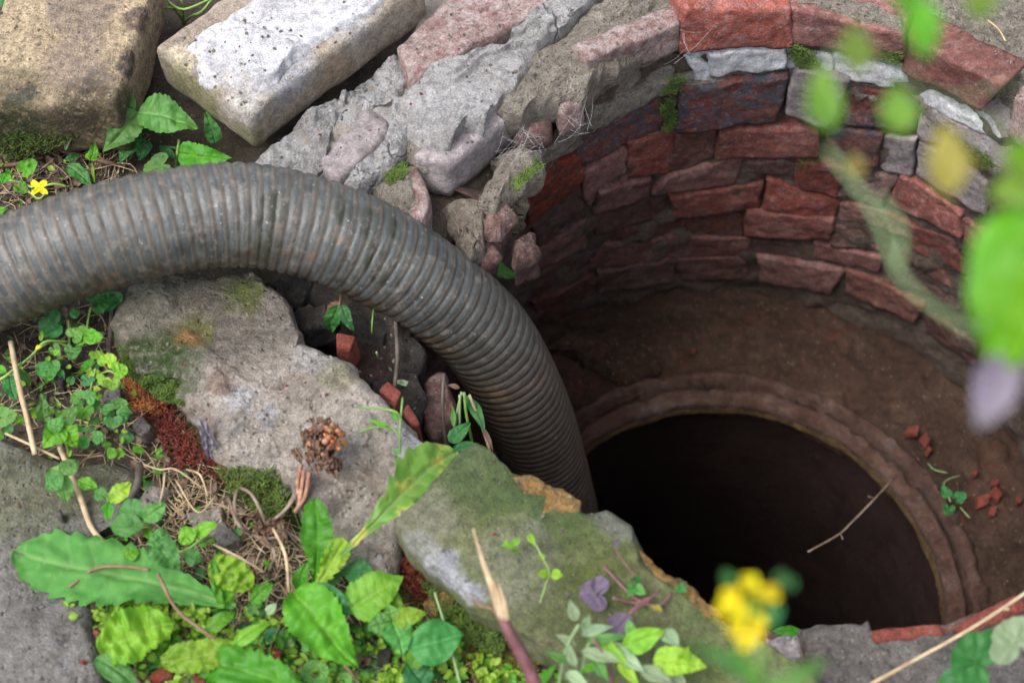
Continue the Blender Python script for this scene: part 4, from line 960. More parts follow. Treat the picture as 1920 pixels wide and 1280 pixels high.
stem(t, [(-20,720,.02), (10,705,.03), (40,680,.03)], .0015, 'stem_lime')
t = plant('small plant with rounded leaves rooted in the crack along the bare slab', 140, 910)
stem(t, [(165,930,0), (150,905,.02), (130,885,.03)], .0016, 'stem_brown'); stem(t, [(150,870,.01), (165,858,.02), (195,853,.03)], .0012, 'stem_brown')
for a in [('oval',112,888,148,862,32,'leaf',.05,.05), ('oval',118,890,86,918,38,'leaf',.05,.045), ('oval',120,890,122,940,34,'leaf',.045,.03), ('oval',145,900,182,918,26,'leaf_bright',.04,.035), ('oval',118,885,95,878,20,'leaf',.05,.05), ('round',200,852,220,846,22,'leaf_bright',.03,.035), ('round',220,852,234,846,16,'leaf_bright',.03,.03)]: leaf(t, *a)
t = plant('small plant with pale oval leaves in the middle of the straw litter', 200, 950)
stem(t, [(215,965,0), (205,945,.02), (200,925,.04)], .0016, 'stem_lime')
for a in [('oval',200,932,176,922,28,'leaf',.05,.045), ('oval',205,940,248,906,34,'leaf_lime',.05,.05), ('oval',205,940,200,975,22,'leaf_bright',.04,.03), ('oval',203,938,222,930,18,'leaf_lime',.05,.05)]: leaf(t, *a)
t = plant('group of broad oval mint-like leaves above the large dandelion leaf', 290, 1010)
stem(t, [(300,1040,0), (285,1000,.03), (270,975,.05)], .0018, 'stem_lime'); stem(t, [(310,1040,.01), (350,1030,.03), (390,1000,.04)], .0016, 'stem_lime')
for a in [('oval',270,965,222,955,52,'leaf',.055,.05), ('oval',270,982,204,990,44,'leaf',.055,.045), ('oval',268,975,310,942,36,'leaf',.055,.06), ('nettle',290,1015,335,1068,62,'leaf',.05,.04), ('oval',320,1010,275,1015,40,'leaf',.045,.05), ('oval',335,1015,372,995,34,'leaf_bright',.045,.05), ('oval',365,1005,408,980,26,'leaf_bright',.045,.05), ('oval',345,1040,380,1048,30,'leaf',.035,.03), ('oval',232,1045,262,1030,26,'leaf_bright',.03,.03), ('round',350,1020,345,1005,18,'leaf_lime',.04,.05), ('oval',275,990,282,1012,18,'leaf_bright',.04,.04)]: leaf(t, *a)
# dandelion-like rosettes
G_D = 'dandelion leaves at the foot of the slabs'
t = plant('long flat dandelion leaf with pale midrib lying across the bare slab, left', 430, 1130, 'dandelion', 'dandelion', G_D)
leaf(t, 'toothy', 440,1135, 34,1012, 138, 'leaf_dull', .022, .012, curl=.03, fold=.1, wr=.09)
t = plant('crinkled lime green leaf lowest at the left, above the bottom edge', 200, 1220, 'dandelion', 'dandelion', G_D)
leaf(t, 'crinkle', 185,1225, 325,1165, 100, 'leaf_lime', .03, .035, wr=.16); leaf(t, 'oval', 178,1232, 262,1285, 44, 'leaf', .03, .02); leaf(t, 'lance', 240,1170, 210,1145, 18, 'leaf_bright', .04, .05)
t = plant('wavy light green dandelion leaves along the bottom edge', 420, 1260, 'dandelion', 'dandelion', G_D)
leaf(t, 'crinkle', 300,1240, 460,1215, 62, 'leaf_lime', .04, .045, wr=.12); leaf(t, 'toothy', 620,1330, 375,1225, 84, 'leaf_bright', .045, .04, wr=.1); leaf(t, 'crinkle', 395,1050, 470,1105, 62, 'leaf_lime', .06, .05, wr=.14); leaf(t, 'crinkle', 425,1140, 410,1035, 42, 'leaf_bright', .045, .06, wr=.14); leaf(t, 'oval', 470,1130, 510,1090, 30, 'leaf_bright', .04, .04); leaf(t, 'lance', 435,1215, 505,1160, 26, 'leaf_lime', .05, .05); leaf(t, 'oval', 385,1185, 440,1145, 30, 'leaf_bright', .03, .03)
t = plant('dandelion with an upright leaf and one long yellowing leaf reaching over the slab', 580, 1110, 'dandelion', 'dandelion', G_D)
leaf(t, 'toothy', 590,1095, 598,934, 64, 'leaf_bright', .03, .08, curl=.08, fold=.3)
leaf(t, 'dandelion', 575,1118, 655,1015, 50, 'leaf_lime', .03, .06, curl=.05)
leaf(t, 'dandelion', 640,1040, 860,852, 108, 'leaf_yellow', .07, .085, curl=.16, fold=.25)
leaf(t, 'oval', 560,1110, 575,1050, 30, 'leaf_bright', .02, .04); leaf(t, 'oval', 585,1115, 640,1065, 34, 'leaf_dark', .02, .03)
stem(t, [(575,1118,.03), (615,1068,.045), (650,1025,.055), (735,950,.075)], .0022, 'stem_lime')
t = plant('large smooth dark green leaf curling down in the bottom middle', 670, 1240, 'dandelion', 'dandelion', G_D)
leaf(t, 'nettle', 548,1108, 676,1248, 104, 'leaf_bright', .055, .045, curl=.1, fold=.3, wr=.12); leaf(t, 'oval', 575,1105, 668,1150, 56, 'leaf_dark', .045, .05, fold=.25)
t = plant('pale toothed young nettle leaves left of the red moss on the tinged slab', 720, 1160)
for a in [('nettle',655,1140,760,1085,84,'leaf_lime',.05,.055), ('nettle',670,1090,755,1150,76,'leaf_lime',.045,.045), ('nettle',735,1165,800,1148,40,'leaf_lime',.06,.06), ('nettle',735,1165,760,1228,56,'leaf',.06,.05), ('nettle',735,1165,690,1180,46,'leaf',.06,.055), ('nettle',735,1162,728,1132,34,'leaf',.06,.065), ('oval',700,1075,640,1070,44,'leaf_dark',.03,.03)]: leaf(t, *a)
stem(t, [(735,1240,0), (738,1200,.03), (735,1165,.06)], .0016)
t = plant('round dark bluish leaf below the mossy slab edge, bottom middle', 790, 1240)
leaf(t, 'oval', 765,1215, 870,1195, 78, 'leaf_teal', .05, .05, curl=.05); leaf(t, 'oval', 800,1290, 760,1235, 50, 'leaf_teal', .03, .04)
for a in [('oval',770,1250,790,1215,34,'leaf_bright',.04,.05)]: leaf(t, *a)
t = plant('small bluish clover-like leaves in the undergrowth near the bottom edge', 590, 1220)
for a in [('lobed',520,1195,495,1185,26,'leaf_teal',.03,.03), ('lobed',588,1220,572,1200,28,'leaf',.03,.03), ('lobed',588,1220,606,1205,26,'leaf',.03,.03), ('lobed',590,1262,568,1248,34,'leaf',.035,.035), ('lobed',592,1262,614,1250,32,'leaf',.035,.035), ('lobed',592,1262,590,1284,34,'leaf',.035,.03), ('round',470,1130,478,1150,22,'leaf',.03,.03), ('oval',500,1150,518,1130,18,'leaf_silver',.03,.04), ('lobed',480,1190,470,1172,24,'leaf_teal',.03,.03), ('lobed',640,1280,655,1262,24,'leaf',.03,.03)]: leaf(t, *a)
# lower right plants
t = plant('narrow leaved silvery weed rooted at the slab, bottom middle right', 1080, 1260)
for pts in ([(1045,1300,.07), (1060,1220,.1), (1085,1170,.12)], [(1090,1260,.08), (1110,1200,.1), (1170,1210,.1)], [(1150,1290,.08), (1140,1240,.1), (1110,1195,.11)], [(1130,1060,.07), (1190,1120,.07), (1235,1135,.07), (1260,1110,.07)], [(1160,1170,.08), (1200,1130,.075), (1225,1118,.075)]): stem(t, pts, .0013, 'stem_pale' if pts[0][0] < 1120 else 'stem_purple', absz=True)
for a in [('lance',1080,1165,1070,1122,20,'leaf_silver'), ('lance',1095,1185,1105,1150,16,'leaf_silver'), ('lance',1090,1190,1150,1170,18,'leaf_silver'), ('lance',1080,1210,1040,1190,14,'leaf_silver'), ('lance',1090,1220,1170,1240,22,'leaf_silver'), ('lance',1100,1200,1180,1195,18,'leaf'), ('lance',1120,1190,1180,1260,20,'leaf_lime'), ('lance',1070,1240,1020,1220,14,'leaf'), ('lance',1080,1250,1060,1200,16,'leaf_silver'), ('lance',1060,1260,1110,1290,20,'leaf_silver'), ('lance',1150,1215,1210,1260,26,'leaf_silver'), ('lance',1110,1230,1140,1280,20,'leaf'),
          ('lance',1165,1212,1250,1185,40,'leaf_lime'), ('lance',1240,1180,1275,1215,26,'leaf_silver'), ('lance',1190,1200,1175,1160,20,'leaf'), ('lance',1130,1240,1085,1265,16,'leaf_bright'), ('lance',1160,1235,1200,1285,22,'leaf_lime'), ('lance',1000,1290,1045,1245,16,'leaf_bright'), ('lance',1200,1250,1260,1285,26,'leaf_silver')]: leaf(t, *a, .1, .105, absz=True)
t = plant('bright lime pointed leaf beside the blurred flower stalk, bottom edge', 1250, 1250)
leaf(t, 'nettle', 1225,1235, 1325,1252, 52, 'leaf_lime', .1, .1, absz=True); leaf(t, 'lance', 1280,1240, 1290,1208, 20, 'leaf_lime', .1, .12, absz=True); leaf(t, 'oval', 1230,1262, 1290,1285, 40, 'leaf_silver', .09, .09, absz=True)
t = plant('greyish purple seedling leaves lying on the tinged slab', 1190, 1130)
leaf(t, 'lobed', 1150,1118, 1090,1108, 54, 'leaf_purple', .075, .08, absz=True); leaf(t, 'oval', 1180,1150, 1148,1205, 44, 'leaf_purple', .1, .09, absz=True); leaf(t, 'oval', 1160,1010, 1152,1028, 9, 'leaf_purple', .075, .08, absz=True)
stem(t, [(1148,1120,.075), (1180,1128,.07), (1205,1130,.07)], .0012, 'stem_purple', absz=True); stem(t, [(1155,1030,.075), (1175,1060,.07), (1210,1100,.07)], .0007, 'stem_purple', absz=True); stem(t, [(1180,1150,.1), (1210,1130,.09), (1235,1108,.08)], .0012, 'stem_purple', absz=True)
t = plant('two-leaved lime seedling in the middle of the tinged slab', 1030, 1080)
for a in [('oval',1031,1076,1006,1074,16,'leaf_lime'), ('oval',1033,1076,1056,1078,18,'leaf_lime'), ('round',1015,1048,1016,1038,12,'leaf_lime'), ('oval',960,1022,976,1008,12,'leaf_lime'), ('oval',965,1025,940,1022,10,'leaf_lime'), ('oval',967,1030,964,1038,12,'leaf_bright'), ('oval',992,1000,1000,1024,12,'leaf_lime'), ('oval',948,1020,950,1012,8,'leaf_lime')]: leaf(t, *a, .08, .085, absz=True)
stem(t, [(1012,1130,.066), (1025,1090,.075), (1031,1076,.08), (1018,1046,.085), (998,1010,.085)], .0005, 'stem_lime', absz=True)
t = plant('small green leaves at the crumbly yellow slab edge above the blurred flowers', 1200, 1110)
for a in [('oval',1190,1090,1195,1078,18,'leaf_teal'), ('oval',1190,1098,1180,1118,24,'leaf'), ('oval',1190,1100,1210,1112,20,'leaf'), ('oval',1272,1110,1282,1092,20,'leaf_teal'), ('oval',1220,1135,1240,1148,14,'leaf_ochre')]: leaf(t, *a, .075, .085, absz=True)
t = plant('bluish green lobed leaves cut by the bottom right corner', 1870, 1250)
leaf(t, 'lobed', 1880,1270, 1790,1215, 110, 'leaf_teal', .12, .13, absz=True, curl=.02); leaf(t, 'lobed', 1850,1300, 1765,1275, 70, 'leaf_teal', .11, .11, absz=True); leaf(t, 'lobed', 1930,1240, 1885,1165, 90, 'leaf_silver', .15, .16, absz=True)
# plants at the gap and on the shaft
t = plant('dark drooping leaves hanging in the wet gap', 640, 575)
leaf(t, 'nettle', 634,572, 624,626, 38, 'leaf_dark', .04, .04, fold=.3); leaf(t, 'nettle', 640,572, 662,622, 28, 'leaf_dark', .04, .03); leaf(t, 'nettle', 636,570, 612,600, 26, 'leaf_brown', .03, .03); stem(t, [(640,545,.0), (636,572,.045)], .001, 'stem_brown')
t = plant('pale toothed leaf peeping out behind the hose against the shaft wall', 905, 500)
B_, T_ = on_shaft(896, 494, .03), on_shaft(968, 515, .06); V_, F_, v_ = leaf_geo('nettle', B_, T_, .03, .05, .3, .04, 5); t.location = B_; link_mesh('leaf', V_, F_, M['leaf_dull'], t, attrs={'vein': v_})
t = plant('sparse grassy weed growing up between the gap and the hose', 865, 800, z=-.06)
for pts, m, r in ([(848,830,-.1), (858,770,-.05), (866,735,-.03)], 'stem_pale', .0016), ([(862,850,-.1), (862,780,-.05), (862,740,-.03)], 'stem_pale', .0014), ([(890,850,-.1), (875,780,-.05), (870,735,-.03)], 'stem_green', .0016), ([(880,740,-.03), (900,790,-.06), (920,850,-.09)], 'straw', .0014), ([(838,850,-.1), (830,770,-.06), (832,700,-.04)], 'twig_dark', .002): stem(t, pts, r, m, absz=True)
for a in [('lance',872,740,896,800,18,'leaf_dark'), ('lance',880,745,912,815,20,'leaf_dark'), ('nettle',845,830,880,790,34,'leaf_dark'), ('lance',850,800,846,760,10,'leaf'), ('lance',848,842,880,838,18,'leaf_dark'), ('lance',862,728,838,720,10,'leaf_brown'), ('lance',905,800,922,848,10,'leaf_brown'), ('oval',850,845,900,835,24,'leaf_dark')]: leaf(t, *a, -.05, -.05, absz=True)
t = plant('thin stem with one pale pointed leaf crossing the wet gap', 735, 700)
stem(t, [(706,660,.0), (718,695,.01), (738,716,.02)], .0012, 'stem_pale'); leaf(t, 'lance', 740,715, 786,728, 13, 'leaf_silver', .03, .02); stem(t, [(702,568,.0), (698,600,.01), (697,625,0)], .001, 'stem_green')
t = plant('fine green grass sprig on the grey slab near its right end', 745, 800)
for pts in ([(750,850,.02), (750,800,.04), (755,745,.05)], [(750,815,.03), (725,795,.035), (690,790,.035)], [(735,805,.03), (705,800,.03), (670,812,.03)], [(752,790,.04), (738,770,.05), (668,762,.03)]): stem(t, pts, .0011, 'stem_green', absz=True)
for a in [('lance',725,798,690,788,8,'leaf_bright'), ('lance',745,790,730,765,8,'leaf_bright'), ('lance',745,855,752,905,10,'leaf_bright'), ('lance',752,850,735,842,8,'leaf')]: leaf(t, *a, .04, .04, absz=True)
t = plant('small green three-part leaf on the shaft floor beside the ring', 1782, 940, name='clover', cat='clover', z=-.6)
for a in [(1782,938,1768,912,26), (1784,940,1810,926,32), (1782,942,1776,966,30)]: leaf(t, 'lobed', *a, 'leaf_teal', -.58, -.578, absz=True, curl=.02)
stem(t, [(1740,868,-.6), (1752,880,-.59), (1776,886,-.59)], .001, 'stem_pale', absz=True); stem(t, [(1782,940,-.58), (1770,905,-.59), (1800,890,-.6)], .001, 'stem_pale', absz=True); stem(t, [(1800,950,-.6), (1818,970,-.6)], .0012, 'stem_pale', absz=True)
t = plant('dark green leaf showing over the near rim beside the grey stone', 1480, 1188)
leaf(t, 'oval', 1510,1190, 1448,1184, 24, 'leaf_bright', -.03, -.03, absz=True)

# ------------------------------------------------------------------ foreground plants close to the lens
G_F = 'out of focus plants close to the lens'
t = plant('out of focus branch with hanging green buds and one large leaf', 1820, 650, 'flowering_branch', 'branch', G_F, z=.4)
d0 = .50
stem(t, [(1826,625,d0), (1730,560,d0), (1680,500,d0), (1640,400,d0), (1590,330,d0), (1550,280,d0)], .0026, 'stem_soft', depth=True)
stem(t, [(1685,500,d0), (1690,430,d0), (1650,370,d0)], .0026, 'stem_soft', depth=True)
stem(t, [(1900,150,d0), (1780,180,d0), (1650,120,d0), (1560,90,d0)], .0009, 'stem_soft', depth=True); stem(t, [(1560,90,d0),(1548,120,d0)], .0009, 'stem_soft', depth=True)
stem(t, [(2000,290,d0), (1900,260,d0), (1800,200,d0)], .001, 'stem_soft', depth=True)
stem(t, [(1960,-60,d0), (2010,300,d0), (2030,700,d0), (2060,1500,d0)], .0032, 'stem_soft', depth=True)
stem(t, [(1826,625,d0), (1900,560,d0), (2030,520,d0)], .0026, 'stem_soft', depth=True)
for kd, bx, by, tx, ty, w, m in [('drop',1540,115,1548,250,66,'soft_bud'), ('drop',1600,40,1608,138,62,'soft_bud'), ('drop',1680,155,1684,252,70,'soft_bud'), ('drop',1705,-30,1742,110,66,'soft_leaf'), ('drop',1840,-50,1844,40,62,'soft_bud'), ('drop',1765,225,1790,368,74,'leaf_ochre'), ('oval',1700,-40,1690,20,60,'soft_leaf'), ('oval',1830,310,1790,300,24,'leaf_ochre'),
                               ('oval',1600,290,1606,335,26,'leaf_ochre'), ('oval',1985,330,1852,372,86,'soft_bud'), ('oval',1960,300,1900,330,80,'soft_bud'), ('oval',1950,290,1880,300,60,'soft_leaf')]:
    leaf(t, kd, bx, by, tx, ty, w, m, depth=(d0, d0), curl=.1, name='bud' if kd == 'drop' else 'leaf')
leaf(t, 'oval', 2010,360, 1845,670, 210, 'soft_leaf', depth=(d0, d0), curl=.06, fold=.1)
leaf(t, 'oval', 1960,420, 1880,690, 150, 'soft_leaf', depth=(d0 - .02, d0), curl=.06, fold=.1)
leaf(t, 'oval', 1900,660, 1822,800, 82, 'tip_grey', depth=(d0, d0), curl=.06, fold=.2)
leaf(t, 'oval', 1960,650, 1822,700, 60, 'tip_grey', depth=(d0, d0), curl=.06, fold=.2)
t = plant('out of focus yellow flower head on a green stalk, close by at the bottom', 1420, 1300, 'yellow_flower', 'flower', G_F, z=.3)
d1 = .56
stem(t, [(1440,1500,d1), (1425,1300,d1), (1415,1180,d1), (1405,1130,d1)], .0028, 'stem_green', depth=True); stem(t, [(1480,1420,d1), (1440,1250,d1), (1410,1200,d1)], .002, 'stem_green', depth=True)
stem(t, [(1405,1200,d1), (1440,1140,d1), (1450,1110,d1)], .0018, 'stem_green', depth=True)
fr = random.Random(3)
for cx, cy in [(1405,1092), (1372,1112), (1352,1142), (1448,1112), (1430,1112), (1386,1162), (1420,1166), (1412,1190), (1380,1180), (1395,1200), (1365,1125), (1388,1140)]:
    for k in range(4):
        a = k * math.pi / 2 + fr.uniform(0, 1.5); leaf(t, 'round', cx, cy, cx + 17 * math.cos(a), cy + 17 * math.sin(a), 18, 'petal', depth=(d1, d1 - .004), name='petal')
for a in [('oval',1368,1098,1360,1068,26,'leaf_dark'), ('oval',1462,1100,1470,1068,28,'leaf_dark'), ('oval',1480,1105,1486,1080,20,'leaf_dark'), ('oval',1440,1180,1462,1130,26,'leaf_teal'), ('oval',1400,1140,1425,1120,26,'leaf_bright')]: leaf(t, *a, depth=(d1, d1))
for a in [('lance',1440,1290,1290,1200,34,'leaf'), ('lance',1430,1300,1560,1240,44,'leaf'), ('lance',1420,1300,1380,1200,26,'leaf_bright')]: leaf(t, *a, depth=(d1, d1))

# ------------------------------------------------------------------ twigs and stalks
def twig(label, pts, r, mat='twig', absz=False, name='twig', cat='twig', branches=()):
    t = thing(name, label, cat, tuple(P(*pts[0]) if absz else zt(*pts[0])), 'twigs and stalks')
    stem(t, pts, r * .78, mat, absz, 'shaft')
    for b, rb in branches: stem(t, b, rb, mat, absz, 'side_shoot')
    return t
twig('thick straight dry stalk standing in the litter at the left', [(20,640,.05), (35,720,.045), (52,790,.04), (66,852,.035)], .0036, 'straw')
twig('long pale dry stalk running down to the large dandelion leaf', [(112,838,.03), (150,930,.035), (175,995,.03), (222,1040,.025)], .0036, 'straw')
twig('dark broken stick standing beside the small oval-leaved plant', [(262,872,.02), (258,905,.03), (240,945,.02)], .0052, 'twig_dark')
twig('thin dry stem leaning across the bare slab corner', [(10,812,.03), (60,835,.03), (112,860,.025)], .0018, 'straw')
twig('dark root hanging beside the dark leaves in the gap', [(738,570,-.05), (745,660,-.05), (740,725,-.06)], .003, 'twig_dark', True)
twig('dark stick pressed against the left edge of the mossy slab', [(213,560,.03), (208,610,.025), (204,670,.02)], .0035, 'twig_dark')
twig('red brown stem arching over the large dandelion leaf', [(296,1075,.055), (330,1140,.055), (385,1185,.05), (440,1225,.04)], .0022, 'stem_brown')
twig('thin brown stem over the large dandelion leaf, nearly level', [(130,1100,.03), (180,1065,.04), (240,1062,.045), (280,1068,.05)], .0018, 'stem_brown')
twig('pinkish stem in the undergrowth right of the red brick bit', [(620,1215,.03), (650,1250,.03), (680,1290,.03)], .0022, 'stem_brown')
twig('long pale stem crossing the pink root in the undergrowth', [(815,1110,.06), (835,1175,.06), (865,1290,.05)], .0014, 'stem_pale')
twig('thin straw stem standing left of the yellowing leaf', [(665,905,.02), (667,985,.02), (675,1068,.01)], .0014, 'straw')
twig('slanting orange straw below the withered plant', [(400,1020,.03), (450,1045,.04), (495,1072,.04)], .0016, 'straw')
twig('curved dry stem rising from the withered plant to the dandelion', [(512,990,.05), (535,1040,.06), (542,1110,.04)], .002, 'straw')
twig('long dry twig slanting across the near rim in the bottom right', [(1600,1300,.05), (1700,1245,.05), (1800,1190,.055), (1880,1140,.06), (1960,1085,.06)], .0022, 'straw', True, branches=[([(1880,1140,.06), (1892,1142,.064)], .0016)])
twig('forked grey twig sticking out over the dark hole from the ring', [(1676,896,-.6), (1640,935,-.57), (1598,978,-.55), (1572,1002,-.54), (1515,1034,-.52)], .0022, 'twig', True, branches=[([(1576,1000,-.54), (1580,1010,-.53)], .0014), ([(1640,935,-.57), (1628,930,-.56)], .0014)])
twig('short straw lying on the earthy far right rim', [(1852,38,.06), (1872,55,.06), (1886,78,.06)], .0014, 'straw', True)
twig('brown bit of bark on the upper part of the grey slab', [(308,646,.035), (335,652,.035), (352,658,.035)], .003, 'twig_dark')
t = thing('dry_stalk', 'broken dry stalk with a frayed pale tip and purple base, standing over the slab', 'stalk', tuple(P(990, 1290, .05)), 'twigs and stalks')
stem(t, [(1010,1300,.12), (985,1240,.14), (955,1185,.16), (940,1150,.17)], (.0062, .0045), 'stem_purple', True, 'purple_base')
for pts, r in (([(942,1155,.17), (925,1105,.18), (905,1050,.19), (887,990,.2)], (.0045, .0008)), ([(945,1158,.17), (935,1120,.18), (925,1090,.185)], (.004, .001)), ([(950,1160,.17), (945,1125,.18), (934,1092,.185)], (.003, .0006)), ([(938,1150,.17), (928,1120,.18), (918,1085,.185)], (.003, .001))): stem(t, pts, r, 'straw', True, 'frayed_tip')
stem(t, [(942,1160,.16), (920,1140,.15), (900,1135,.15), (885,1122,.15)], (.002, .0012), 'stem_brown', True, 'side_shoot')

# ------------------------------------------------------------------ withered flower head, withered plant, plastic scrap
t = thing('withered_flower', 'shrivelled red brown flower head lying on the grey slab', 'withered flower', tuple(P(605, 870, .02)))
fr = random.Random(5)
def petals(t, cx, cy, rx, ry, n, zl, zh, size, mat, name='petal'):
    for k in range(n):
        a = fr.uniform(0, 6.28); r = math.sqrt(fr.random()); x = cx + rx * r * math.cos(a); y = cy + ry * r * math.sin(a); b = fr.uniform(0, 6.28); s = fr.uniform(*size)
        leaf(t, 'round', x, y, x + s * math.cos(b), y + s * math.sin(b), s * fr.uniform(.6, 1.1), mat, fr.uniform(zl, zh), fr.uniform(zl, zh), absz=True, wr=.3, fold=.5, curl=.3, name=name)
petals(t, 600, 860, 36, 28, 22, .025, .045, (16, 30), 'leaf_brown'); petals(t, 610, 822, 36, 30, 34, .045, .068, (10, 20), 'leaf_brown')
for k in range(44):
    a = fr.uniform(0, 6.28); r = math.sqrt(fr.random()); x, y = 612 + 38 * r * math.cos(a), 822 + 34 * r * math.sin(a)
    p = P(x, y, .05 + .015 * (1 - r)); V_, F_ = tube_geo([p, p + Vector((fr.uniform(-.004, .004), fr.uniform(-.004, .004), .006))], (fr.uniform(.0018, .0042), fr.uniform(.0005, .0028)), 6, 3, .5, k); link_mesh('seed_pod', V_, F_, M['berry' if k % 2 else 'dead_flower'], t)
for pts in ([(570,880,.03), (565,920,.02), (560,950,.015)], [(580,885,.03), (572,930,.02), (552,960,.015)], [(565,870,.03), (558,910,.02), (565,945,.015)]): stem(t, pts, .0022, 'dead_flower', True)
t = thing('withered_plant', 'dried brown plant tangle below the red moss', 'withered plant', tuple(zt(500, 990, 0)))
for pts in ([(440,910,.02), (470,925,.05), (490,960,.05), (500,985,.03)], [(430,935,.02), (445,980,.05), (470,1000,.03)], [(445,915,.03), (440,950,.05), (455,990,.02)], [(520,980,.03), (545,940,.04), (560,905,.05)], [(500,985,.03), (540,950,.05), (572,900,.05)], [(520,985,.03), (560,1010,.03), (580,1030,.02)], [(500,1000,.02), (515,1040,.04), (505,1070,.01)], [(470,1000,.02), (500,1010,.04), (540,1000,.03)]): stem(t, pts, .0017, 'twig')
for k in range(16): 
    x, y = 490 + fr.uniform(-30, 45), 985 + fr.uniform(-14, 24); leaf(t, 'crinkle', x, y, x + fr.uniform(-24, 24), y + fr.uniform(-18, 18), 15, 'leaf_brown', fr.uniform(.01, .03), fr.uniform(.02, .04), wr=.3, curl=.3)
t = thing('fluffy_roots', 'pale yellow fibrous root tuft in the litter', 'roots', tuple(zt(335, 960, 0)))
for k in range(46):
    x, y = 335 + fr.gauss(0, 12), 965 + fr.gauss(0, 20); stem(t, [(x, y, .0), (x + fr.uniform(-15, 15), y + fr.uniform(-15, 15), .02), (x + fr.uniform(-30, 30), y + fr.uniform(-35, 35), .01)], .0006, 'straw', name='root')
for k, (pts) in enumerate(([(268,870,.02), (300,880,.03), (330,880,.03), (380,915,.02)], [(310,885,.02), (305,920,.03), (295,960,.02)], [(350,880,.02), (375,890,.03), (390,930,.02)], [(330,900,.02), (370,960,.03), (405,930,.02)])): stem(t, pts, .001, 'straw', name='root')
t = thing('plastic_scrap', 'crumpled clear plastic scrap standing in the red moss', 'plastic scrap', tuple(zt(385, 850, 0)))
leaf(t, 'crinkle', 395,858, 375,782, 26, 'tip_grey', .01, .06, wr=.3, name='fold'); leaf(t, 'lance', 410,850, 392,795, 6, 'tip_grey', .02, .06, wr=.2, name='edge')

# ------------------------------------------------------------------ ground cover, moss, litter (beyond counting)
def inpoly_pts(poly, n, rnd):
    xs = [a for a, b in poly]; ys = [b for a, b in poly]; out = []
    while len(out) < n:
        x, y = rnd.uniform(min(xs), max(xs)), rnd.uniform(min(ys), max(ys))
        if pip(x, y, poly): out.append((x, y))
    return out
def stuff_leaves(name, polys, mat, size, h, seed, kinds=('oval', 'round'), label=None, absz=None):
    rnd = random.Random(seed); V = []; Fc = []; ve = []
    for poly, n in polys:
        for x, y in inpoly_pts(poly, n, rnd):
            if noise.noise(Vector((x / 45, y / 45, seed))) < -.12: continue
            a = rnd.uniform(0, 6.28); s = rnd.uniform(*size); hh = rnd.uniform(*h)
            B = (P(x, y, absz + hh) if absz is not None else zt(x, y, hh))
            T = B + Vector((math.cos(a), math.sin(a), rnd.uniform(-.3, .6))) * s
            v, f, q_ = leaf_geo(rnd.choice(kinds), B, T, s * rnd.uniform(.5, .85), .1, .2, .05, rnd.random() * 50, None, True)
            o = len(V); V += v; Fc += [tuple(i + o for i in g) for g in f]; ve += q_
    ob = link_mesh(name, V, Fc, M[mat], None, attrs={'vein': ve}); return tag(ob, label, None, None, 'stuff')
def stuff_hairs(name, polys, mat, length, r, seed, lie=.2, h=0., label=None, curve=.3, zfun=None):
    rnd = random.Random(seed); V = []; Fc = []
    for poly, n in polys:
        for x, y in inpoly_pts(poly, n, rnd):
            a = rnd.uniform(0, 6.28); L = rnd.uniform(*length); up = lie + rnd.uniform(-.1, .2)
            B = zfun(x, y) if zfun else zt(x, y, h + rnd.uniform(0, .006))
            d = Vector((math.cos(a), math.sin(a), up)).normalized(); sd_ = Vector((-d.y, d.x, rnd.uniform(-.5, .5)))
            p = [B, B + d * L * .5 + sd_ * L * rnd.uniform(-curve, curve) * .5, B + d * L + sd_ * L * rnd.uniform(-curve, curve)]
            v, f = tube_geo(p, (r * rnd.uniform(.7, 1.3), r * .6), 4, 2); o = len(V); V += v; Fc += [tuple(i + o for i in g) for g in f]
    ob = link_mesh(name, V, Fc, M[mat], None); return tag(ob, label, None, None, 'stuff')
PL = [(0,600), (200,560), (225,700), (300,800), (420,930), (560,1020), (700,1080), (560,1280), (320,1290), (210,1250), (180,1120), (130,1000), (240,980), (250,880), (180,850), (0,800)]
PU = [(210,1120), (330,1110), (480,1150), (620,1180), (760,1160), (900,1200), (1000,1290), (220,1290)]
stuff_leaves('ground_cover', [([(130,1090), (330,1110), (420,1180), (200,1210), (120,1160)], 420), (PU, 800), ([(60,640), (230,700), (230,860), (120,870), (0,760)], 90), ([(0,270), (230,290), (190,350), (0,400)], 30), ([(720,1230), (900,1200), (1000,1300), (700,1300)], 260), ([(-500,0), (-20,0), (-20,700), (-160,800), (-600,800)], 260)], 'leaf_lime', (.004, .010), (.0, .028), 1)
stuff_leaves('ground_cover', [(PU, 700), (PL, 160), ([(0,0), (60,0), (40,120), (0,130)], 70), ([(900,1200), (1060,1230), (1100,1290), (900,1290)], 150), ([(-500,0), (-20,0), (-20,700), (-160,800), (-600,800)], 300), ([(200,1290), (1000,1290), (1000,1500), (200,1500)], 300)], 'leaf_bright', (.005, .012), (.0, .02), 2)
stuff_leaves('ground_cover', [(PU, 500), (PL, 130), ([(0,0), (60,0), (40,150), (0,150)], 60)], 'leaf_dark', (.006, .015), (.0, .012), 3)
stuff_hairs('straw_litter', [(PL, 520), ([(0,270), (260,290), (200,350), (0,390)], 130), (PU, 260), ([(270,860), (520,930), (600,1100), (380,1080)], 260)], 'straw', (.012, .05), .0007, 4, .12)
stuff_hairs('twig_litter', [(PL, 420), ([(0,270), (260,290), (200,350), (0,390)], 220), (PU, 260), ([(240,130), (310,120), (330,220), (260,240)], 60)], 'twig_dark', (.008, .04), .0008, 5, .1)
stuff_leaves('leaf_litter', [(PL, 500), ([(0,270), (260,290), (200,350), (0,390)], 160), (PU, 400)], 'leaf_brown', (.005, .014), (.0, .008), 6, ('oval', 'lance'))
def on_slab(zb): return lambda x, y: P(x, y, zb)
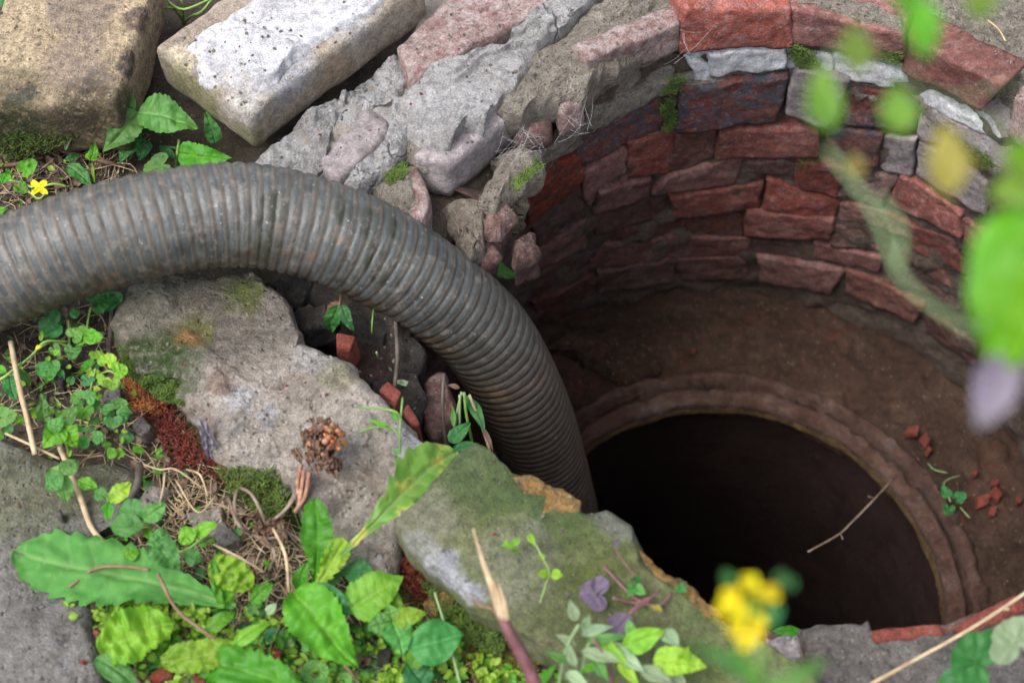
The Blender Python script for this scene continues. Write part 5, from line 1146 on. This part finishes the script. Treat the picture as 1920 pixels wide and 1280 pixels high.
stuff_hairs('red_moss', [([(240,740), (290,720), (330,780), (390,850), (470,880), (520,930), (470,935), (400,890), (330,880), (290,810)], 800), ([(735,1010), (780,1030), (830,1090), (820,1130), (770,1120), (735,1060)], 420)], 'red_moss', (.008, .02), .0006, 7, .8, .004, curve=.5)
stuff_hairs('orange_moss', [([(230,715), (290,720), (310,780), (260,770)], 420), ([(760,1040), (850,1110), (830,1150), (780,1120)], 260)], 'orange_moss', (.005, .012), .0006, 8, .8, .006, curve=.5)
def curve_slab_edge(x, y): return P(x, y, -.012 + random.uniform(0, .02))
stuff_hairs('moss', [([(222,640), (260,670), (330,700), (345,760), (300,750), (240,700)], 2600), ([(400,880), (520,880), (560,960), (500,980), (440,930)], 900), ([(790,1090), (880,1140), (960,1200), (930,1230), (830,1180)], 1300)], 'moss', (.003, .008), .0007, 9, 1.2, .008, curve=.5, zfun=lambda x, y: P(x, y, -.002 + .012 * noise.noise(Vector((x / 20, y / 20, 0)))))
stuff_hairs('moss', [([(400,850), (470,870), (540,910), (550,950), (480,930)], 900), ([(830,1120), (1000,1200), (1010,1290), (900,1290), (830,1190)], 2200)], 'moss_olive', (.003, .008), .0007, 10, 1.2, .008, curve=.5)
stuff_hairs('moss', [([(-40,200), (90,210), (150,240), (60,280), (-40,285)], 900)], 'moss', (.003, .006), .0006, 11, .8, 0, curve=.5, zfun=lambda x, y: P(x, y + 4, .045 - .06 * (y - 200) / 80) + Vector((0, -.012, 0)))
stuff_hairs('wall_moss', [([(1482,84), (1520,96), (1540,126), (1500,130), (1480,110)], 380), ([(1238,200), (1262,180), (1268,240), (1246,250)], 320), ([(1740,236), (1850,290), (1876,330), (1800,300)], 420), ([(1255,150), (1290,140), (1276,170), (1240,182)], 160), ([(1655,90), (1690,100), (1684,124), (1650,116)], 160), ([(1490,300), (1540,296), (1530,310), (1494,316)], 60)],
            'moss', (.003, .007), .0006, 14, .6, 0, curve=.5, zfun=lambda x, y: on_shaft(x, y, .022))
stuff_hairs('rim_moss', [([(960,345), (1012,300), (1018,312), (968,360)], 300), ([(925,192), (950,196), (946,206), (922,204)], 90), ([(715,318), (760,306), (768,330), (730,350)], 260)], 'moss', (.003, .007), .0006, 15, .8, 0, curve=.5, zfun=lambda x, y: P(x, y, .018))
# cobwebs on the rim
def web(pts, n, seed, zr, label):
    rnd = random.Random(seed); V = []; Fc = []
    for k in range(n):
        a, b = rnd.choice(pts), rnd.choice(pts)
        if a == b: continue
        pa = P(a[0] + rnd.gauss(0, 6), a[1] + rnd.gauss(0, 6), rnd.uniform(*zr)); pb = P(b[0] + rnd.gauss(0, 6), b[1] + rnd.gauss(0, 6), rnd.uniform(*zr))
        mid = (pa + pb) / 2 + Vector((0, 0, -.004)) + Vector(noise.noise_vector(pa * 50)) * .004
        v, f = tube_geo([pa, mid, pb], .0001, 3, 3); o = len(V); V += v; Fc += [tuple(i + o for i in g) for g in f]
    o = link_mesh('cobweb', V, Fc, M['web'], None); tag(o, label, 'cobweb', 'cobwebs on the rim')
web([(950,262), (1010,262), (1012,285), (940,290), (985,240), (960,300)], 26, 1, (.02, .035), 'dusty cobweb stretched over the hollow beside the jutting brick')
web([(1036,200), (1088,160), (1080,230), (1110,170), (1100,240), (1050,270)], 18, 2, (.01, .04), 'wispy cobweb around the small pale brick end')
web([(1255,120), (1290,85), (1330,60), (1280,60)], 9, 3, (.03, .045), 'few loose cobweb threads at the left end of the first red wall brick')

# ------------------------------------------------------------------ grit and crumbs lying on every ledge
def grit(name, mat, n, box, zfrom, size, seed, skip=('hose', 'leaf', 'petal', 'bud', 'stem', 'rib'), keep=None):
    dg = bpy.context.evaluated_depsgraph_get(); rnd = random.Random(seed); V = []; Fc = []
    for _ in range(n):
        x, y = rnd.uniform(box[0], box[1]), rnd.uniform(box[2], box[3])
        if noise.noise(Vector((x * 14, y * 14, seed))) < -.05: continue
        ok, loc, nrm, fi, ob, mx = scene.ray_cast(dg, Vector((x, y, zfrom)), Vector((0, 0, -1)))
        if not ok or loc.z < -.7 or nrm.z < .35 or any(k in ob.name for k in skip): continue
        if keep and not any(k in ob.name for k in keep): continue
        s = size * (.35 + 1.4 * rnd.random() ** 3); o = len(V)
        u = Vector((rnd.gauss(0, 1), rnd.gauss(0, 1), rnd.gauss(0, 1))).normalized(); v = u.orthogonal().normalized(); w = u.cross(v)
        for d, k in ((u, 1), (-u, 1), (v, .8), (-v, .8), (w, .6), (-w, .6)): V.append(loc + d * s * k * rnd.uniform(.6, 1.1) + Vector((0, 0, s * .3)))
        Fc += [(o + a, o + b, o + c) for a, b, c in ((0, 2, 4), (2, 1, 4), (1, 3, 4), (3, 0, 4), (2, 0, 5), (1, 2, 5), (3, 1, 5), (0, 3, 5))]
    if V: tag(link_mesh(name, V, Fc, M[mat], None, smooth=False), None, None, None, 'stuff')
bpy.context.view_layer.update()
grit('mortar_crumbs', 'mortar_buff', 5200, (-.62, .72, .36, 1.35), .3, .0022, 1)
grit('grey_grit', 'rim_stone', 5200, (-.62, .72, .36, 1.35), .3, .002, 2)
grit('dark_crumbs', 'twig_dark', 5200, (-.62, .72, .36, 1.35), .3, .0015, 3, skip=('hose', 'leaf', 'petal', 'bud', 'stem', 'rib', 'stone_block', 'mortar_slab'))
grit('brick_crumbs', 'orange_brick', 900, (-.62, .72, .36, 1.35), .3, .0018, 4)
grit('shaft_crumbs', 'shaft_mortar', 3500, (-.2, .8, .3, 1.25), -.2, .003, 5, keep=('floor', 'ring', 'rim', 'flange', 'step'))
grit('shaft_brick_crumbs', 'brick_dirty', 1300, (-.2, .8, .3, 1.25), -.2, .003, 6, keep=('floor', 'ring', 'rim', 'flange', 'step'))
